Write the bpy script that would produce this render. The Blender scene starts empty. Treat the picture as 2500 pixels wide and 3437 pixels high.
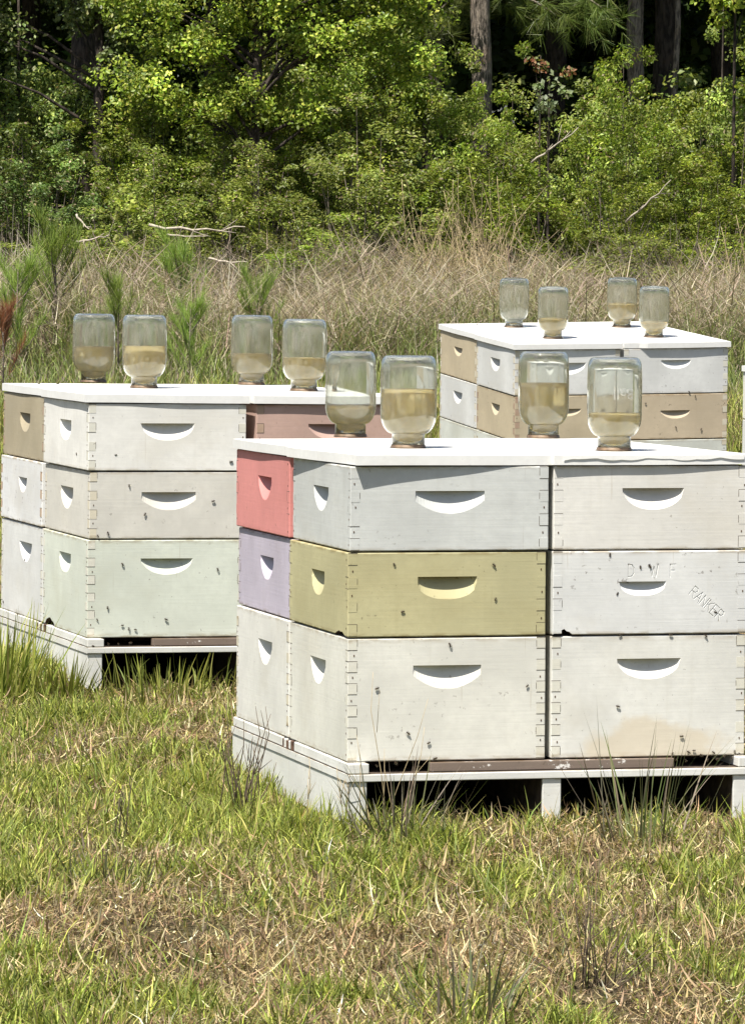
import bpy, bmesh, math, random
import numpy as np
from mathutils import Matrix, Vector, Euler

# ------------------------------------------------------------------ camera
SC = bpy.context.scene
COL = SC.collection
R = math.radians
CAMH = 1.262
FPX, PITCH, ROLL = 16016.0, 0.06941, 0.00826
cam_rot = Matrix.Rotation(-PITCH, 3, 'X') @ Matrix.Rotation(-ROLL, 3, 'Y')
cam_pos = Vector((0, 0, CAMH))
cd = bpy.data.cameras.new('camera')
cam = bpy.data.objects.new('camera', cd)
COL.objects.link(cam)
SC.camera = cam
cd.sensor_fit = 'HORIZONTAL'
cd.sensor_width = 36.0
cd.lens = 36.0 * FPX / 2500.0
cd.clip_start = 0.1
cd.clip_end = 3000
m3 = Matrix((cam_rot @ Vector((1, 0, 0)), cam_rot @ Vector((0, 0, 1)), cam_rot @ Vector((0, -1, 0)))).transposed()
cam.matrix_world = Matrix.Translation(cam_pos) @ m3.to_4x4()

# ------------------------------------------------------------------ light
SUN_EL, SUN_AZ_LEFT = 65.0, 33.0          # behind the camera, to its left
sdir = Vector((-math.sin(R(SUN_AZ_LEFT)) * math.cos(R(SUN_EL)), -math.cos(R(SUN_AZ_LEFT)) * math.cos(R(SUN_EL)), math.sin(R(SUN_EL))))
w = bpy.data.worlds.new("World")
SC.world = w
w.use_nodes = True
nt = w.node_tree
sky = nt.nodes.new('ShaderNodeTexSky')
sky.sky_type = 'NISHITA'
sky.sun_disc = False
sky.sun_elevation = R(SUN_EL)
sky.sun_rotation = math.atan2(sdir.x, sdir.y)
sky.dust_density = 2.0
sky.altitude = 50
bg = nt.nodes['Background']
nt.links.new(sky.outputs[0], bg.inputs[0])
bg.inputs[1].default_value = 0.066
sl = bpy.data.lights.new('sun', 'SUN')
sl.energy = 5.0
sl.angle = R(0.53)
sl.color = (1.0, 0.95, 0.86)
so = bpy.data.objects.new('sun', sl)
COL.objects.link(so)
so.rotation_euler = (-sdir).to_track_quat('-Z', 'Y').to_euler()
SC.view_settings.view_transform = 'Standard'
SC.view_settings.look = 'None'
SC.view_settings.gamma = 1
SC.view_settings.exposure = 0.82
SC.cycles.max_bounces = 10
SC.cycles.transparent_max_bounces = 16
SC.cycles.transmission_bounces = 12
SC.cycles.use_denoising = True

rnd = random.Random(7)
rng = np.random.default_rng(11)


# ------------------------------------------------------------------ helpers
def s2l(c):
    return tuple(((x / 255) / 12.92 if x / 255 <= 0.04045 else ((x / 255 + 0.055) / 1.055) ** 2.4) for x in c)


def ray(u, v):
    return (cam_rot @ Vector(((u - 1250) / FPX, 1.0, -(v - 1718.5) / FPX))).normalized()


def ground_at(u, v, z=0.0):
    d = ray(u, v)
    t = (z - CAMH) / d.z
    return cam_pos + d * t


def at(u, v, dist):
    d = ray(u, v)
    return cam_pos + d * (dist / d.y)


def gz(x, y):
    z = 0.010 * np.sin(x * 3.1 + y * 1.3) + 0.008 * np.sin(x * 5.3 - y * 2.7 + 1.0)
    z = z - 0.055 * np.exp(-((y - 17.8) / 1.6) ** 2)
    return z - 0.006


def tag(o, label=None, cat=None, group=None, kind=None):
    if label: o['label'] = label
    if cat: o['category'] = cat
    if group: o['group'] = group
    if kind: o['kind'] = kind
    return o


def link(name, me, parent=None, mw=None):
    o = bpy.data.objects.new(name, me)
    COL.objects.link(o)
    if parent is not None:
        o.parent = parent
    if mw is not None:
        if parent is None:
            o.matrix_world = mw
        else:
            o.matrix_local = mw
    return o


def bm_obj(name, bm, mats, parent=None, mw=None, smooth=False):
    me = bpy.data.meshes.new(name)
    bm.normal_update()
    bm.to_mesh(me)
    bm.free()
    for m in (mats if isinstance(mats, (list, tuple)) else [mats]):
        me.materials.append(m)
    if smooth:
        me.polygons.foreach_set('use_smooth', [True] * len(me.polygons))
    return link(name, me, parent, mw)


def box(bm, x0, x1, y0, y1, z0, z1, bev=0.0, seg=2, mi=0):
    vs = [bm.verts.new((x, y, z)) for z in (z0, z1) for x, y in ((x0, y0), (x1, y0), (x1, y1), (x0, y1))]
    fs = [(3, 2, 1, 0), (4, 5, 6, 7), (0, 1, 5, 4), (1, 2, 6, 5), (2, 3, 7, 6), (3, 0, 4, 7)]
    F = [bm.faces.new([vs[i] for i in f]) for f in fs]
    for f in F: f.material_index = mi
    if bev:
        es = set(e for f in F for e in f.edges)
        r = bmesh.ops.bevel(bm, geom=list(es), offset=bev, segments=seg, affect='EDGES', profile=0.5)
        for f in r['faces']: f.material_index = mi
    return F


def tube(bm, pts, radii, n=6, mi=0, cap=True):
    rings = []
    pts = [Vector(p) for p in pts]
    for i, p in enumerate(pts):
        t = (pts[min(i + 1, len(pts) - 1)] - pts[max(i - 1, 0)]).normalized()
        a = t.cross(Vector((0.31, 0.95, 0.11)))
        if a.length < 1e-4: a = t.cross(Vector((1, 0, 0)))
        a.normalize(); b = t.cross(a)
        r = radii[i] if isinstance(radii, (list, tuple)) else radii
        rings.append([bm.verts.new(p + (a * math.cos(2 * math.pi * k / n) + b * math.sin(2 * math.pi * k / n)) * r) for k in range(n)])
    for i in range(len(rings) - 1):
        for k in range(n):
            f = bm.faces.new((rings[i][k], rings[i][(k + 1) % n], rings[i + 1][(k + 1) % n], rings[i + 1][k]))
            f.material_index = mi; f.smooth = True
    if cap:
        for rg in (rings[0][::-1], rings[-1]):
            f = bm.faces.new(rg); f.material_index = mi


def lathe(bm, prof, n=48, mi=0):
    rings = []
    for r, z in prof:
        if r < 1e-6:
            rings.append([bm.verts.new((0, 0, z))])
        else:
            rings.append([bm.verts.new((r * math.cos(2 * math.pi * k / n), r * math.sin(2 * math.pi * k / n), z)) for k in range(n)])
    for a, b in zip(rings[:-1], rings[1:]):
        for k in range(n):
            k2 = (k + 1) % n
            if len(a) == 1 and len(b) == 1: continue
            if len(a) == 1: f = bm.faces.new((a[0], b[k2], b[k]))
            elif len(b) == 1: f = bm.faces.new((a[k], a[k2], b[0]))
            else: f = bm.faces.new((a[k], a[k2], b[k2], b[k]))
            f.smooth = True; f.material_index = mi


def np_mesh(name, V, F, col=None, mat=None):
    """V (n,3); F list of (m,k) int arrays"""
    me = bpy.data.meshes.new(name)
    V = np.asarray(V, np.float32)
    loops = np.concatenate([f.reshape(-1) for f in F]).astype(np.int32)
    tot = np.concatenate([np.full(len(f), f.shape[1], np.int32) for f in F])
    st = np.zeros(len(tot), np.int32); st[1:] = np.cumsum(tot)[:-1]
    me.vertices.add(len(V)); me.vertices.foreach_set('co', V.reshape(-1))
    me.loops.add(len(loops)); me.loops.foreach_set('vertex_index', loops)
    me.polygons.add(len(tot)); me.polygons.foreach_set('loop_start', st); me.polygons.foreach_set('loop_total', tot)
    if col is not None:
        ca = me.color_attributes.new('Col', 'FLOAT_COLOR', 'POINT')
        c4 = np.ones((len(V), 4), np.float32); c4[:, :3] = col
        ca.data.foreach_set('color', c4.reshape(-1))
    me.update(calc_edges=True)
    if mat: me.materials.append(mat)
    return me


def vnoise(x, y, s, seed):
    g = np.random.default_rng(seed).random((64, 64))
    X = np.asarray(x) / s + 1000.3; Y = np.asarray(y) / s + 1000.7
    i = np.floor(X).astype(int); j = np.floor(Y).astype(int)
    fx = X - i; fy = Y - j
    fx = fx * fx * (3 - 2 * fx); fy = fy * fy * (3 - 2 * fy)
    i0, i1, j0, j1 = i % 64, (i + 1) % 64, j % 64, (j + 1) % 64
    return (g[i0, j0] * (1 - fx) + g[i1, j0] * fx) * (1 - fy) + (g[i0, j1] * (1 - fx) + g[i1, j1] * fx) * fy


# ------------------------------------------------------------------ materials
class NT:
    def __init__(s, name):
        s.m = bpy.data.materials.new(name); s.m.use_nodes = True
        s.t = s.m.node_tree
        for n in list(s.t.nodes): s.t.nodes.remove(n)
        s.out = s.t.nodes.new('ShaderNodeOutputMaterial')

    def n(s, typ, **kw):
        nd = s.t.nodes.new('ShaderNode' + typ)
        for k, v in kw.items(): setattr(nd, k, v)
        return nd

    def l(s, a, b): s.t.links.new(a, b)

    def mapped(s, scale, loc=(0, 0, 0), src='Object'):
        tc = s.n('TexCoord'); mp = s.n('Mapping')
        mp.inputs['Scale'].default_value = scale; mp.inputs['Location'].default_value = loc
        s.l(tc.outputs[src], mp.inputs['Vector'])
        return mp.outputs[0]

    def noise(s, vec, scale, detail=4, rough=.55):
        nd = s.n('TexNoise'); nd.inputs['Scale'].default_value = scale
        nd.inputs['Detail'].default_value = detail; nd.inputs['Roughness'].default_value = rough
        s.l(vec, nd.inputs['Vector'])
        return nd.outputs[0]

    def ramp(s, fac, a, b, va=0.0, vb=1.0):
        nd = s.n('MapRange', clamp=True); nd.interpolation_type = 'SMOOTHSTEP'
        nd.inputs[1].default_value = a; nd.inputs[2].default_value = b
        nd.inputs[3].default_value = va; nd.inputs[4].default_value = vb
        s.l(fac, nd.inputs[0])
        return nd.outputs[0]

    def mix(s, fac, a, b, blend='MIX'):
        nd = s.n('Mix', data_type='RGBA', blend_type=blend)
        for i, v in ((0, fac), (6, a), (7, b)):
            if isinstance(v, (int, float)): nd.inputs[i].default_value = v
            elif isinstance(v, tuple): nd.inputs[i].default_value = (*v[:3], 1)
            else: s.l(v, nd.inputs[i])
        return nd.outputs[2]

    def math(s, op, a, b=0.0):
        nd = s.n('Math', operation=op)
        for i, v in ((0, a), (1, b)):
            if isinstance(v, (int, float)): nd.inputs[i].default_value = v
            else: s.l(v, nd.inputs[i])
        return nd.outputs[0]

    def bsdf(s, base, rough=.6, bump=None, bstr=.2, bdist=.002, spec=.35):
        p = s.n('BsdfPrincipled')
        if isinstance(base, tuple): p.inputs['Base Color'].default_value = (*base[:3], 1)
        else: s.l(base, p.inputs['Base Color'])
        if isinstance(rough, (int, float)): p.inputs['Roughness'].default_value = rough
        else: s.l(rough, p.inputs['Roughness'])
        p.inputs['Specular IOR Level'].default_value = spec
        if bump is not None:
            b = s.n('Bump'); b.inputs['Strength'].default_value = bstr; b.inputs['Distance'].default_value = bdist
            s.l(bump, b.inputs['Height']); s.l(b.outputs[0], p.inputs['Normal'])
        return p

    def done(s, sh):
        s.l(sh.outputs[0], s.out.inputs[0])
        return s.m


def paint(name, rgb, seed=0, mott=.07, dirt=.35, peel=0.0, under=(.36, .29, .22), streak=.10, stain=None, spot=(.10, .075, .05), rough=.62, grain=(2.5, 2.5, 85)):
    """weathered house paint on wood; rgb is linear albedo"""
    t = NT(name)
    sd = (seed * 3.7, seed * 1.9, seed * 2.3)
    v1 = t.mapped((1, 1, 1), sd)
    big = t.noise(v1, 5.5, 5, .6)
    fine = t.noise(v1, 60, 4, .6)
    lo = tuple(c * (1 - mott * 1.9) for c in rgb); hi = tuple(min(.95, c * (1 + mott * 1.1)) for c in rgb)
    col = t.mix(t.ramp(big, .3, .7), lo, hi)
    col = t.mix(t.ramp(fine, .35, .7, 0, .35), col, tuple(c * .86 for c in rgb))
    # vertical weather streaks
    sv = t.mapped((28, 28, 1.6), sd)
    col = t.mix(t.ramp(t.noise(sv, 1.6, 3), .56, .8, 0, streak * 2.2), col, tuple(c * f for c, f in zip(rgb, (.72, .70, .64))))
    # wood grain, faint and horizontal
    gv = t.mapped(grain, sd)
    gr = t.noise(gv, 2.2, 5, .65)
    col = t.mix(t.ramp(gr, .58, .78, 0, .26), col, tuple(c * .8 for c in rgb))
    # broad weathered patches, scratches and vertical board seams
    wp = t.noise(t.mapped((1, 1, 1.4), (sd[2], sd[1] + 3, sd[0])), 2.6, 7, .68)
    col = t.mix(t.ramp(wp, .50, .68, 0, .20 + .35 * dirt), col, tuple(c * f for c, f in zip(rgb, (.80, .76, .68))))
    tcr = t.n('TexCoord'); mr = t.n('Mapping'); mr.inputs['Rotation'].default_value = (.3, .65, .2); mr.inputs['Scale'].default_value = (60, 60, 3.2); mr.inputs['Location'].default_value = sd
    t.l(tcr.outputs['Object'], mr.inputs['Vector'])
    col = t.mix(t.ramp(t.noise(mr.outputs[0], 1.4, 2), .70, .76, 0, .5 * dirt + .1), col, tuple(c * f for c, f in zip(rgb, (.62, .56, .48))))
    # spots of dirt and propolis
    sp = t.noise(t.mapped((1, 1, 1), (sd[1] + 5, sd[0], sd[2])), 85, 3, .6)
    cl = t.ramp(t.noise(v1, 9, 2), .40, .62)
    col = t.mix(t.math('MULTIPLY', t.ramp(sp, .665 - .05 * dirt, .71), t.math('MULTIPLY', cl, dirt * 1.15)), col, spot)
    # scuffed grime near the top and bottom rims
    tc = t.n('TexCoord'); sx = t.n('SeparateXYZ'); t.l(tc.outputs['Generated'], sx.inputs[0])
    d = t.math('ABSOLUTE', t.math('SUBTRACT', sx.outputs[2], .5))
    rim = t.math('MULTIPLY', t.ramp(d, .44, .50), t.ramp(t.noise(t.mapped((9, 9, 30), sd), 3, 4), .38, .62, 0, min(1, dirt * 1.7)))
    col = t.mix(rim, col, tuple(c * f for c, f in zip(rgb, (.55, .47, .36))))
    if peel > 0:
        pn = t.noise(t.mapped((4, 4, 6), (sd[2], sd[0] + 2, sd[1])), 4.5, 8, .72)
        col = t.mix(t.ramp(pn, .70 - .28 * peel, .73 - .28 * peel), col, under)
    if stain:
        (cx, cz, rx, rz, scol) = stain
        mp = t.n('Mapping'); mp.inputs['Location'].default_value = (-cx / rx, 0, -cz / rz); mp.inputs['Scale'].default_value = (1 / rx, 0.0, 1 / rz)
        t.l(tc.outputs['Object'], mp.inputs['Vector'])
        ln = t.n('VectorMath', operation='LENGTH'); t.l(mp.outputs[0], ln.inputs[0])
        e = t.math('ADD', ln.outputs['Value'], t.math('MULTIPLY', t.math('SUBTRACT', t.noise(v1, 14, 5, .6), .5), 1.1))
        col = t.mix(t.ramp(e, .72, 1.08, .58, 0), col, scol)
    bh = t.math('ADD', t.math('MULTIPLY', gr, .7), t.math('MULTIPLY', fine, .5))
    return t.done(t.bsdf(col, rough, bh, .22, .0016))


def plain(name, rgb, rough=.7, var=.25, scale=30, bump=.2):
    t = NT(name)
    v = t.mapped((1, 1, 1))
    nz = t.noise(v, scale, 5, .6)
    col = t.mix(t.ramp(nz, .3, .7), tuple(c * (1 - var) for c in rgb), tuple(min(.95, c * (1 + var)) for c in rgb))
    return t.done(t.bsdf(col, rough, nz, bump, .002))


def foliage(name, trans=.35, gloss=.5, rough=.38, tint=(1.25, 1.3, .6)):
    t = NT(name)
    at_ = t.n('Attribute', attribute_name='Col')
    oi = t.n('ObjectInfo')
    h = t.n('HueSaturation')
    t.l(at_.outputs['Color'], h.inputs['Color'])
    t.l(t.ramp(oi.outputs['Random'], 0, 1, .82, 1.2), h.inputs['Value'])
    t.l(t.ramp(oi.outputs['Random'], 0, 1, .488, .508), h.inputs['Hue'])
    p = t.bsdf(h.outputs[0], rough, spec=gloss)
    tr = t.n('BsdfTranslucent')
    t.l(t.mix(1.0, h.outputs[0], tint, 'MULTIPLY'), tr.inputs[0])
    ms = t.n('MixShader'); ms.inputs[0].default_value = trans
    t.l(p.outputs[0], ms.inputs[1]); t.l(tr.outputs[0], ms.inputs[2])
    return t.done(ms)


M_LEAF = foliage('leaf', .36, .28, .42)
M_GRASS = foliage('grass_blade', .30, .2, .5, (1.15, 1.2, .75))
M_NEEDLE = foliage('pine_needle', .2, .35, .45)
M_WOOD = plain('grey_twig_bark', (.17, .14, .11), .85, .35, 60)
M_DEADWOOD = plain('pale_dead_wood', (.40, .35, .28), .85, .3, 40)
M_STRAW = plain('dry_straw', (.42, .33, .19), .8, .3, 40)
M_REDTWIG = plain('dark_brown_stalk', (.115, .085, .06), .85, .3, 40)
M_GROOVE = plain('dark_joint_gap', (.11, .088, .066), .95, .3, 80, 0)
M_RUST = plain('rusty_nail', (.10, .055, .03), .8, .4, 200)
M_PROPOLIS = plain('propolis_brown_wood', (.10, .06, .038), .8, .4, 60)
M_SHADE_WOOD = plain('shade_dark_bare_wood', (.075, .055, .04), .9, .4, 40)  # bare wood coloured extra dark to stand for shade under the pallet
M_CLIP = plain('rusty_clip_metal', (.12, .07, .05), .6, .5, 90)
M_LID = None


def bark(name, rgb, sc=(9, 9, 2.2)):
    t = NT(name)
    v = t.mapped(sc)
    nz = t.noise(v, 3.2, 6, .65)
    col = t.mix(t.ramp(nz, .40, .60), tuple(c * .28 for c in rgb), rgb)
    col = t.mix(t.ramp(t.noise(t.mapped((1, 1, 1)), 5, 3), .5, .7, 0, .5), col, tuple(c * f for c, f in zip(rgb, (1.1, .9, .75))))
    return t.done(t.bsdf(col, .9, nz, .9, .03))


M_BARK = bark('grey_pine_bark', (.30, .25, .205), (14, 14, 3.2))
M_BARKD = bark('shade_dark_bark', (.075, .058, .048))  # bark colour darkened to stand for shade on trunks in the wood

# ------------------------------------------------------------------ ground
def ground_mat():
    t = NT('soil_and_thatch')
    v = t.mapped((1, 1, 1))
    a = t.noise(v, 1.4, 5, .6); b = t.noise(v, 34, 6, .7); c = t.noise(v, 160, 3, .6)
    col = t.mix(t.ramp(b, .35, .68), (.035, .027, .018), (.14, .105, .06))
    col = t.mix(t.ramp(a, .42, .62, 0, .6), col, (.085, .10, .030))
    col = t.mix(t.ramp(c, .55, .75, 0, .4), col, (.22, .17, .10))
    return t.done(t.bsdf(col, .95, b, .8, .03, .1))


def build_ground():
    xs = np.concatenate([np.linspace(-400, -8, 30)[:-1], np.linspace(-8, 8, 161), np.linspace(8, 400, 30)[1:]])
    ys = np.concatenate([np.linspace(-200, 4, 20)[:-1], np.linspace(4, 24, 201), np.linspace(24, 62, 77)[1:], np.linspace(62, 900, 40)[1:]])
    X, Y = np.meshgrid(xs, ys)
    Z = gz(X, Y)
    V = np.stack([X, Y, Z], -1).reshape(-1, 3)
    nx = len(xs); i, j = np.meshgrid(np.arange(nx - 1), np.arange(len(ys) - 1))
    a = (j * nx + i).reshape(-1)
    F = np.stack([a, a + 1, a + nx + 1, a + nx], -1)
    me = np_mesh('ground', V, [F], mat=ground_mat())
    me.polygons.foreach_set('use_smooth', [True] * len(me.polygons))
    tag(link('ground', me), kind='structure')


build_ground()

# ------------------------------------------------------------------ hives
W, D, GAP = .4018, .4985, .012
HD, HM = .2444, .1684
W2, D2 = 2 * W + GAP, 2 * D + GAP
TOP = HD + 2 * HM
CT = .0195           # cover thickness


def pose(x, y, z, yaw, rx, ry):
    return Matrix.Translation((x, y, z + CAMH)) @ Matrix.Rotation(yaw, 4, 'Z') @ Matrix.Rotation(rx, 4, 'X') @ Matrix.Rotation(ry, 4, 'Y')


POSE = {
    'A': pose(-0.04546, 9.26951, -1.13619, 0.24521, -0.0223, 0.0037),
    'B': pose(-0.70187, 11.71802, -1.13257, 0.28865, -0.01482, 0.01044),
    'C': pose(0.51444, 17.35667, -1.1907, 0.25971, 0.04251, -0.01222),
}


def on_plane(gm, u, v, axis, val):
    """where the photo's sight line meets a face plane of a pallet group (group coordinates)"""
    inv = gm.inverted()
    o = inv @ cam_pos; d = inv.to_3x3() @ ray(u, v)
    return o + d * ((val - o[axis]) / d[axis])


M_SPLIT_H = bpy.data.materials.new('handhold_marker')
M_SPLIT_L = bpy.data.materials.new('lettering_marker')


def handhold_cutter(bm, face, cs, zt, wd, H, hend, p, k=.60, n=22):
    def P(s, z, out):
        return (s, -out, z) if face == 'front' else (-out, s, z)
    cols = []
    for i in range(n + 1):
        q = -1 + 2 * i / n
        hb = hend + (H - hend) * max(0.0, 1 - q * q) ** p
        zb = zt - hb; s = cs + q * wd / 2
        kd = k * (.35 * hend + (H - hend) * max(0.0, 1 - q * q) ** p)          # shallow ends, deep middle
        cols.append([bm.verts.new(P(s, zb - .0025 * hb / kd, .0025)), bm.verts.new(P(s, zt, -kd)), bm.verts.new(P(s, zt, .0025))])
    for a, b in zip(cols[:-1], cols[1:]):
        for i in range(3):
            bm.faces.new((a[i], a[(i + 1) % 3], b[(i + 1) % 3], b[i]))
    bm.faces.new(cols[0][::-1]); bm.faces.new(cols[-1])
    bmesh.ops.recalc_face_normals(bm, faces=bm.faces)


def notch_cutter(bm, face, s0, s1, h):
    def P(s, z, out):
        return (s, -out, z) if face == 'front' else (-out, s, z)
    n = 7
    pr = [(s0 + (s1 - s0) * i / n, h * (math.sin(math.pi * (i + .15) / (n + .3)) ** .6) * rnd.uniform(.75, 1.1)) for i in range(n + 1)]
    a = [bm.verts.new(P(s, z, .004)) for s, z in pr] + [bm.verts.new(P(s, -.004, .004)) for s in (s1, s0)]
    b = [bm.verts.new(P(s, z, -.045)) for s, z in pr] + [bm.verts.new(P(s, -.004, -.045)) for s in (s1, s0)]
    bm.faces.new(a); bm.faces.new(b[::-1])
    for i in range(len(a)):
        j = (i + 1) % len(a)
        bm.faces.new((a[j], a[i], b[i], b[j]))
    bmesh.ops.recalc_face_normals(bm, faces=bm.faces)


def carve(body_me, cutters):
    """cutters: list of (mesh, marker material)"""
    o = link('hive_box', body_me)
    tmp = []
    for me, mk in cutters:
        me.materials.clear(); me.materials.append(mk)
        c = link('cutter', me); tmp.append(c)
        md = o.modifiers.new('cut', 'BOOLEAN'); md.operation = 'DIFFERENCE'; md.object = c; md.solver = 'EXACT'
        md.material_mode = 'TRANSFER'
    dg = bpy.context.evaluated_depsgraph_get(); dg.update()
    me2 = bpy.data.meshes.new_from_object(o.evaluated_get(dg))
    for c in tmp: bpy.data.objects.remove(c)
    bpy.data.objects.remove(o)
    return me2


def split_by_mat(me, marker):
    """take the faces that carry the marker out of me into a new mesh"""
    idx = [i for i, m in enumerate(me.materials) if m == marker]
    if not idx: return None
    bm = bmesh.new(); bm.from_mesh(me)
    b2 = bm.copy()
    bmesh.ops.delete(bm, geom=[f for f in bm.faces if f.material_index in idx], context='FACES')
    bmesh.ops.delete(b2, geom=[f for f in b2.faces if f.material_index not in idx], context='FACES')
    if not b2.faces:
        bm.free(); b2.free(); return None
    bm.to_mesh(me); bm.free()
    out = bpy.data.meshes.new('carved'); b2.to_mesh(out); b2.free()
    return out


def islands(me):
    bm = bmesh.new(); bm.from_mesh(me)
    bmesh.ops.remove_doubles(bm, verts=bm.verts, dist=1e-5)
    seen = set(); res = []
    bm.faces.ensure_lookup_table()
    for f in bm.faces:
        if f.index in seen: continue
        st = [f]; comp = []
        seen.add(f.index)
        while st:
            g = st.pop(); comp.append(g.index)
            for e in g.edges:
                for h in e.link_faces:
                    if h.index not in seen: seen.add(h.index); st.append(h)
        res.append(comp)
    outs = []
    for comp in res:
        cs = set(comp); b = bm.copy(); b.faces.ensure_lookup_table()
        bmesh.ops.delete(b, geom=[f for f in b.faces if f.index not in cs], context='FACES')
        m = bpy.data.meshes.new('handhold'); b.to_mesh(m); b.free(); outs.append(m)
    bm.free()
    return outs


def finger_joint(parent, face, s0, s1, H, mat_plate, seed, wear=.5, phase=0, inner_left=True):
    """end grain squares, hairline gaps and nail heads of a box joint"""
    q = random.Random(seed)
    bm = bmesh.new()
    def B(a0, a1, z0, z1, out, mi):
        if face == 'front': box(bm, a0, a1, -out, .0015, z0, z1, mi=mi)
        else: box(bm, -out, .0015, a0, a1, z0, z1, mi=mi)
    nf = max(5, int(round(H / .0235)) | 1)
    fh = (H - .006) / nf
    for i in range(nf):
        z0 = .003 + i * fh; z1 = z0 + fh
        if i % 2 == phase:
            B(s0 + .0007, s1 - .0005, z0 + .0007, z1 - .0007, .0002 + q.uniform(0, .0002), 0)
            if q.random() < .35 + wear * .6: B(s0, s1, z1 - .0004, z1 + .0005, .0004, 1)
            if q.random() < .25 + wear * .5: B(s0, s1, z0 - .0004, z0 + .0003, .0004, 1)
            e = s1 if inner_left else s0
            if q.random() < .3 + wear * .5:
                B(e - .0004, e + .0004, z0 + q.uniform(0, .4) * fh, z1 - q.uniform(0, .3) * fh, .0004, 1)
        elif q.random() < .75:
            c = (s0 + s1) / 2 + q.uniform(-.003, .003); zc = (z0 + z1) / 2 + q.uniform(-.003, .003)
            B(c - .0011, c + .0011, zc - .0018, zc + .0018, .0006, 2)
    return bm_obj('finger_joint', bm, [mat_plate, M_GROOVE, M_RUST], parent)


def make_box(g, ix, iy, z, H, mat, label, joint=None, hh=None, hl=None, notches=(), letters=None, jig=(0, 0, 0), wear=.5, seed=0):
    bm = bmesh.new()
    box(bm, 0, W, 0, D, .0008, H - .0022, bev=.0022, seg=2)
    me = bpy.data.meshes.new('hive_box'); bm.to_mesh(me); bm.free()
    me.materials.append(mat)
    cuts = []
    for face, spec in (('front', hh), ('left', hl)):
        if spec:
            b = bmesh.new(); handhold_cutter(b, face, *spec)
            c = bpy.data.meshes.new('c'); b.to_mesh(c); b.free(); cuts.append((c, M_SPLIT_H))
    for nf in notches:
        b = bmesh.new(); notch_cutter(b, *nf)
        c = bpy.data.meshes.new('c'); b.to_mesh(c); b.free(); cuts.append((c, M_PROPOLIS))
    for lm in (letters or []):
        cuts.append((lm, M_SPLIT_L))
    if cuts: me = carve(me, cuts)
    hm = split_by_mat(me, M_SPLIT_H); lm = split_by_mat(me, M_SPLIT_L)
    mw = POSE[g] @ Matrix.Translation((ix * (W + GAP) + jig[0], iy * (D + GAP) + jig[1], z)) @ Matrix.Rotation(jig[2], 4, 'Z')
    o = link('hive_box', me, None, mw)
    for i, m in enumerate(me.materials):
        if m in (M_SPLIT_H, M_SPLIT_L): me.materials[i] = mat
    tag(o, label, 'hive box', 'hive boxes stacked on the pallets')
    if hm:
        for m in islands(hm):
            m.materials.clear(); m.materials.append(mat)
            for p in m.polygons: p.material_index = 0
            link('handhold', m, o)
    if lm:
        lm.materials.clear(); lm.materials.append(mat)
        for p in lm.polygons: p.material_index = 0
        link('lettering', lm, o)
    if joint:
        t = .019
        if iy == 0:
            finger_joint(o, 'front', .0005, t, H, joint, seed * 7 + 1, wear, 0, True)
            finger_joint(o, 'front', W - t, W - .0005, H, joint, seed * 7 + 2, wear, 0, False)
        if ix == 0:
            finger_joint(o, 'left', .0005, t, H, joint, seed * 7 + 3, wear * (.5 if iy == 0 else 1), 1, True)
            finger_joint(o, 'left', D - t, D - .0005, H, joint, seed * 7 + 4, wear * .7, 1, False)
    return o


STROKES = {'D': [(0, 0, 0, 1), (0, 1, .6, .95), (.6, .95, .95, .7), (.95, .7, .95, .3), (.95, .3, .6, .05), (.6, .05, 0, 0)],
           'W': [(0, 1, .25, 0), (.25, 0, .5, .8), (.5, .8, .75, 0), (.75, 0, 1, 1)],
           'F': [(0, 0, 0, 1), (0, 1, .9, 1), (0, .52, .7, .52)],
           'R': [(0, 0, 0, 1), (0, 1, .7, .97), (.7, .97, .9, .75), (.9, .75, .7, .52), (.7, .52, 0, .5), (.4, .5, .95, 0)],
           'A': [(0, 0, .5, 1), (.5, 1, 1, 0), (.2, .36, .8, .36)],
           'N': [(0, 0, 0, 1), (0, 1, .9, 0), (.9, 0, .9, 1)],
           'K': [(0, 0, 0, 1), (0, .42, .9, 1), (.3, .58, .95, 0)],
           'E': [(0, 0, 0, 1), (0, 1, .85, 1), (0, .52, .65, .52), (0, 0, .85, 0)]}


def letter_cutters(txt, size, x, z, ang, aspect=.55, pitch=.8, tk=.0018, dep=.0019):
    """hand carved strokes, one wedge each"""
    n = len(txt); out = []
    for k, ch in enumerate(txt):
        ox = (k - (n - 1) / 2) * pitch * size - aspect * size / 2
        for (a, b, c, d) in STROKES[ch]:
            p = Vector((ox + a * aspect * size, (b - .5) * size)); q = Vector((ox + c * aspect * size, (d - .5) * size))
            t = (q - p).normalized(); w_ = Vector((-t.y, t.x)) * tk * rnd.uniform(.85, 1.2)
            p = p - t * tk * .6; q = q + t * tk * .6
            bm = bmesh.new()
            def V(v, y):
                return bm.verts.new((x + v.x * math.cos(ang) + v.y * math.sin(ang), y, z - v.x * math.sin(ang) + v.y * math.cos(ang)))
            A = [V(p + w_, -.001), V(p - w_, -.001), V(p, dep)]; B = [V(q + w_, -.001), V(q - w_, -.001), V(q, dep)]
            bm.faces.new(A); bm.faces.new(B[::-1])
            for i in range(3): bm.faces.new((A[(i + 1) % 3], A[i], B[i], B[(i + 1) % 3]))
            bmesh.ops.recalc_face_normals(bm, faces=bm.faces)
            me = bpy.data.meshes.new('c'); bm.to_mesh(me); bm.free(); out.append(me)
    return out


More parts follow.
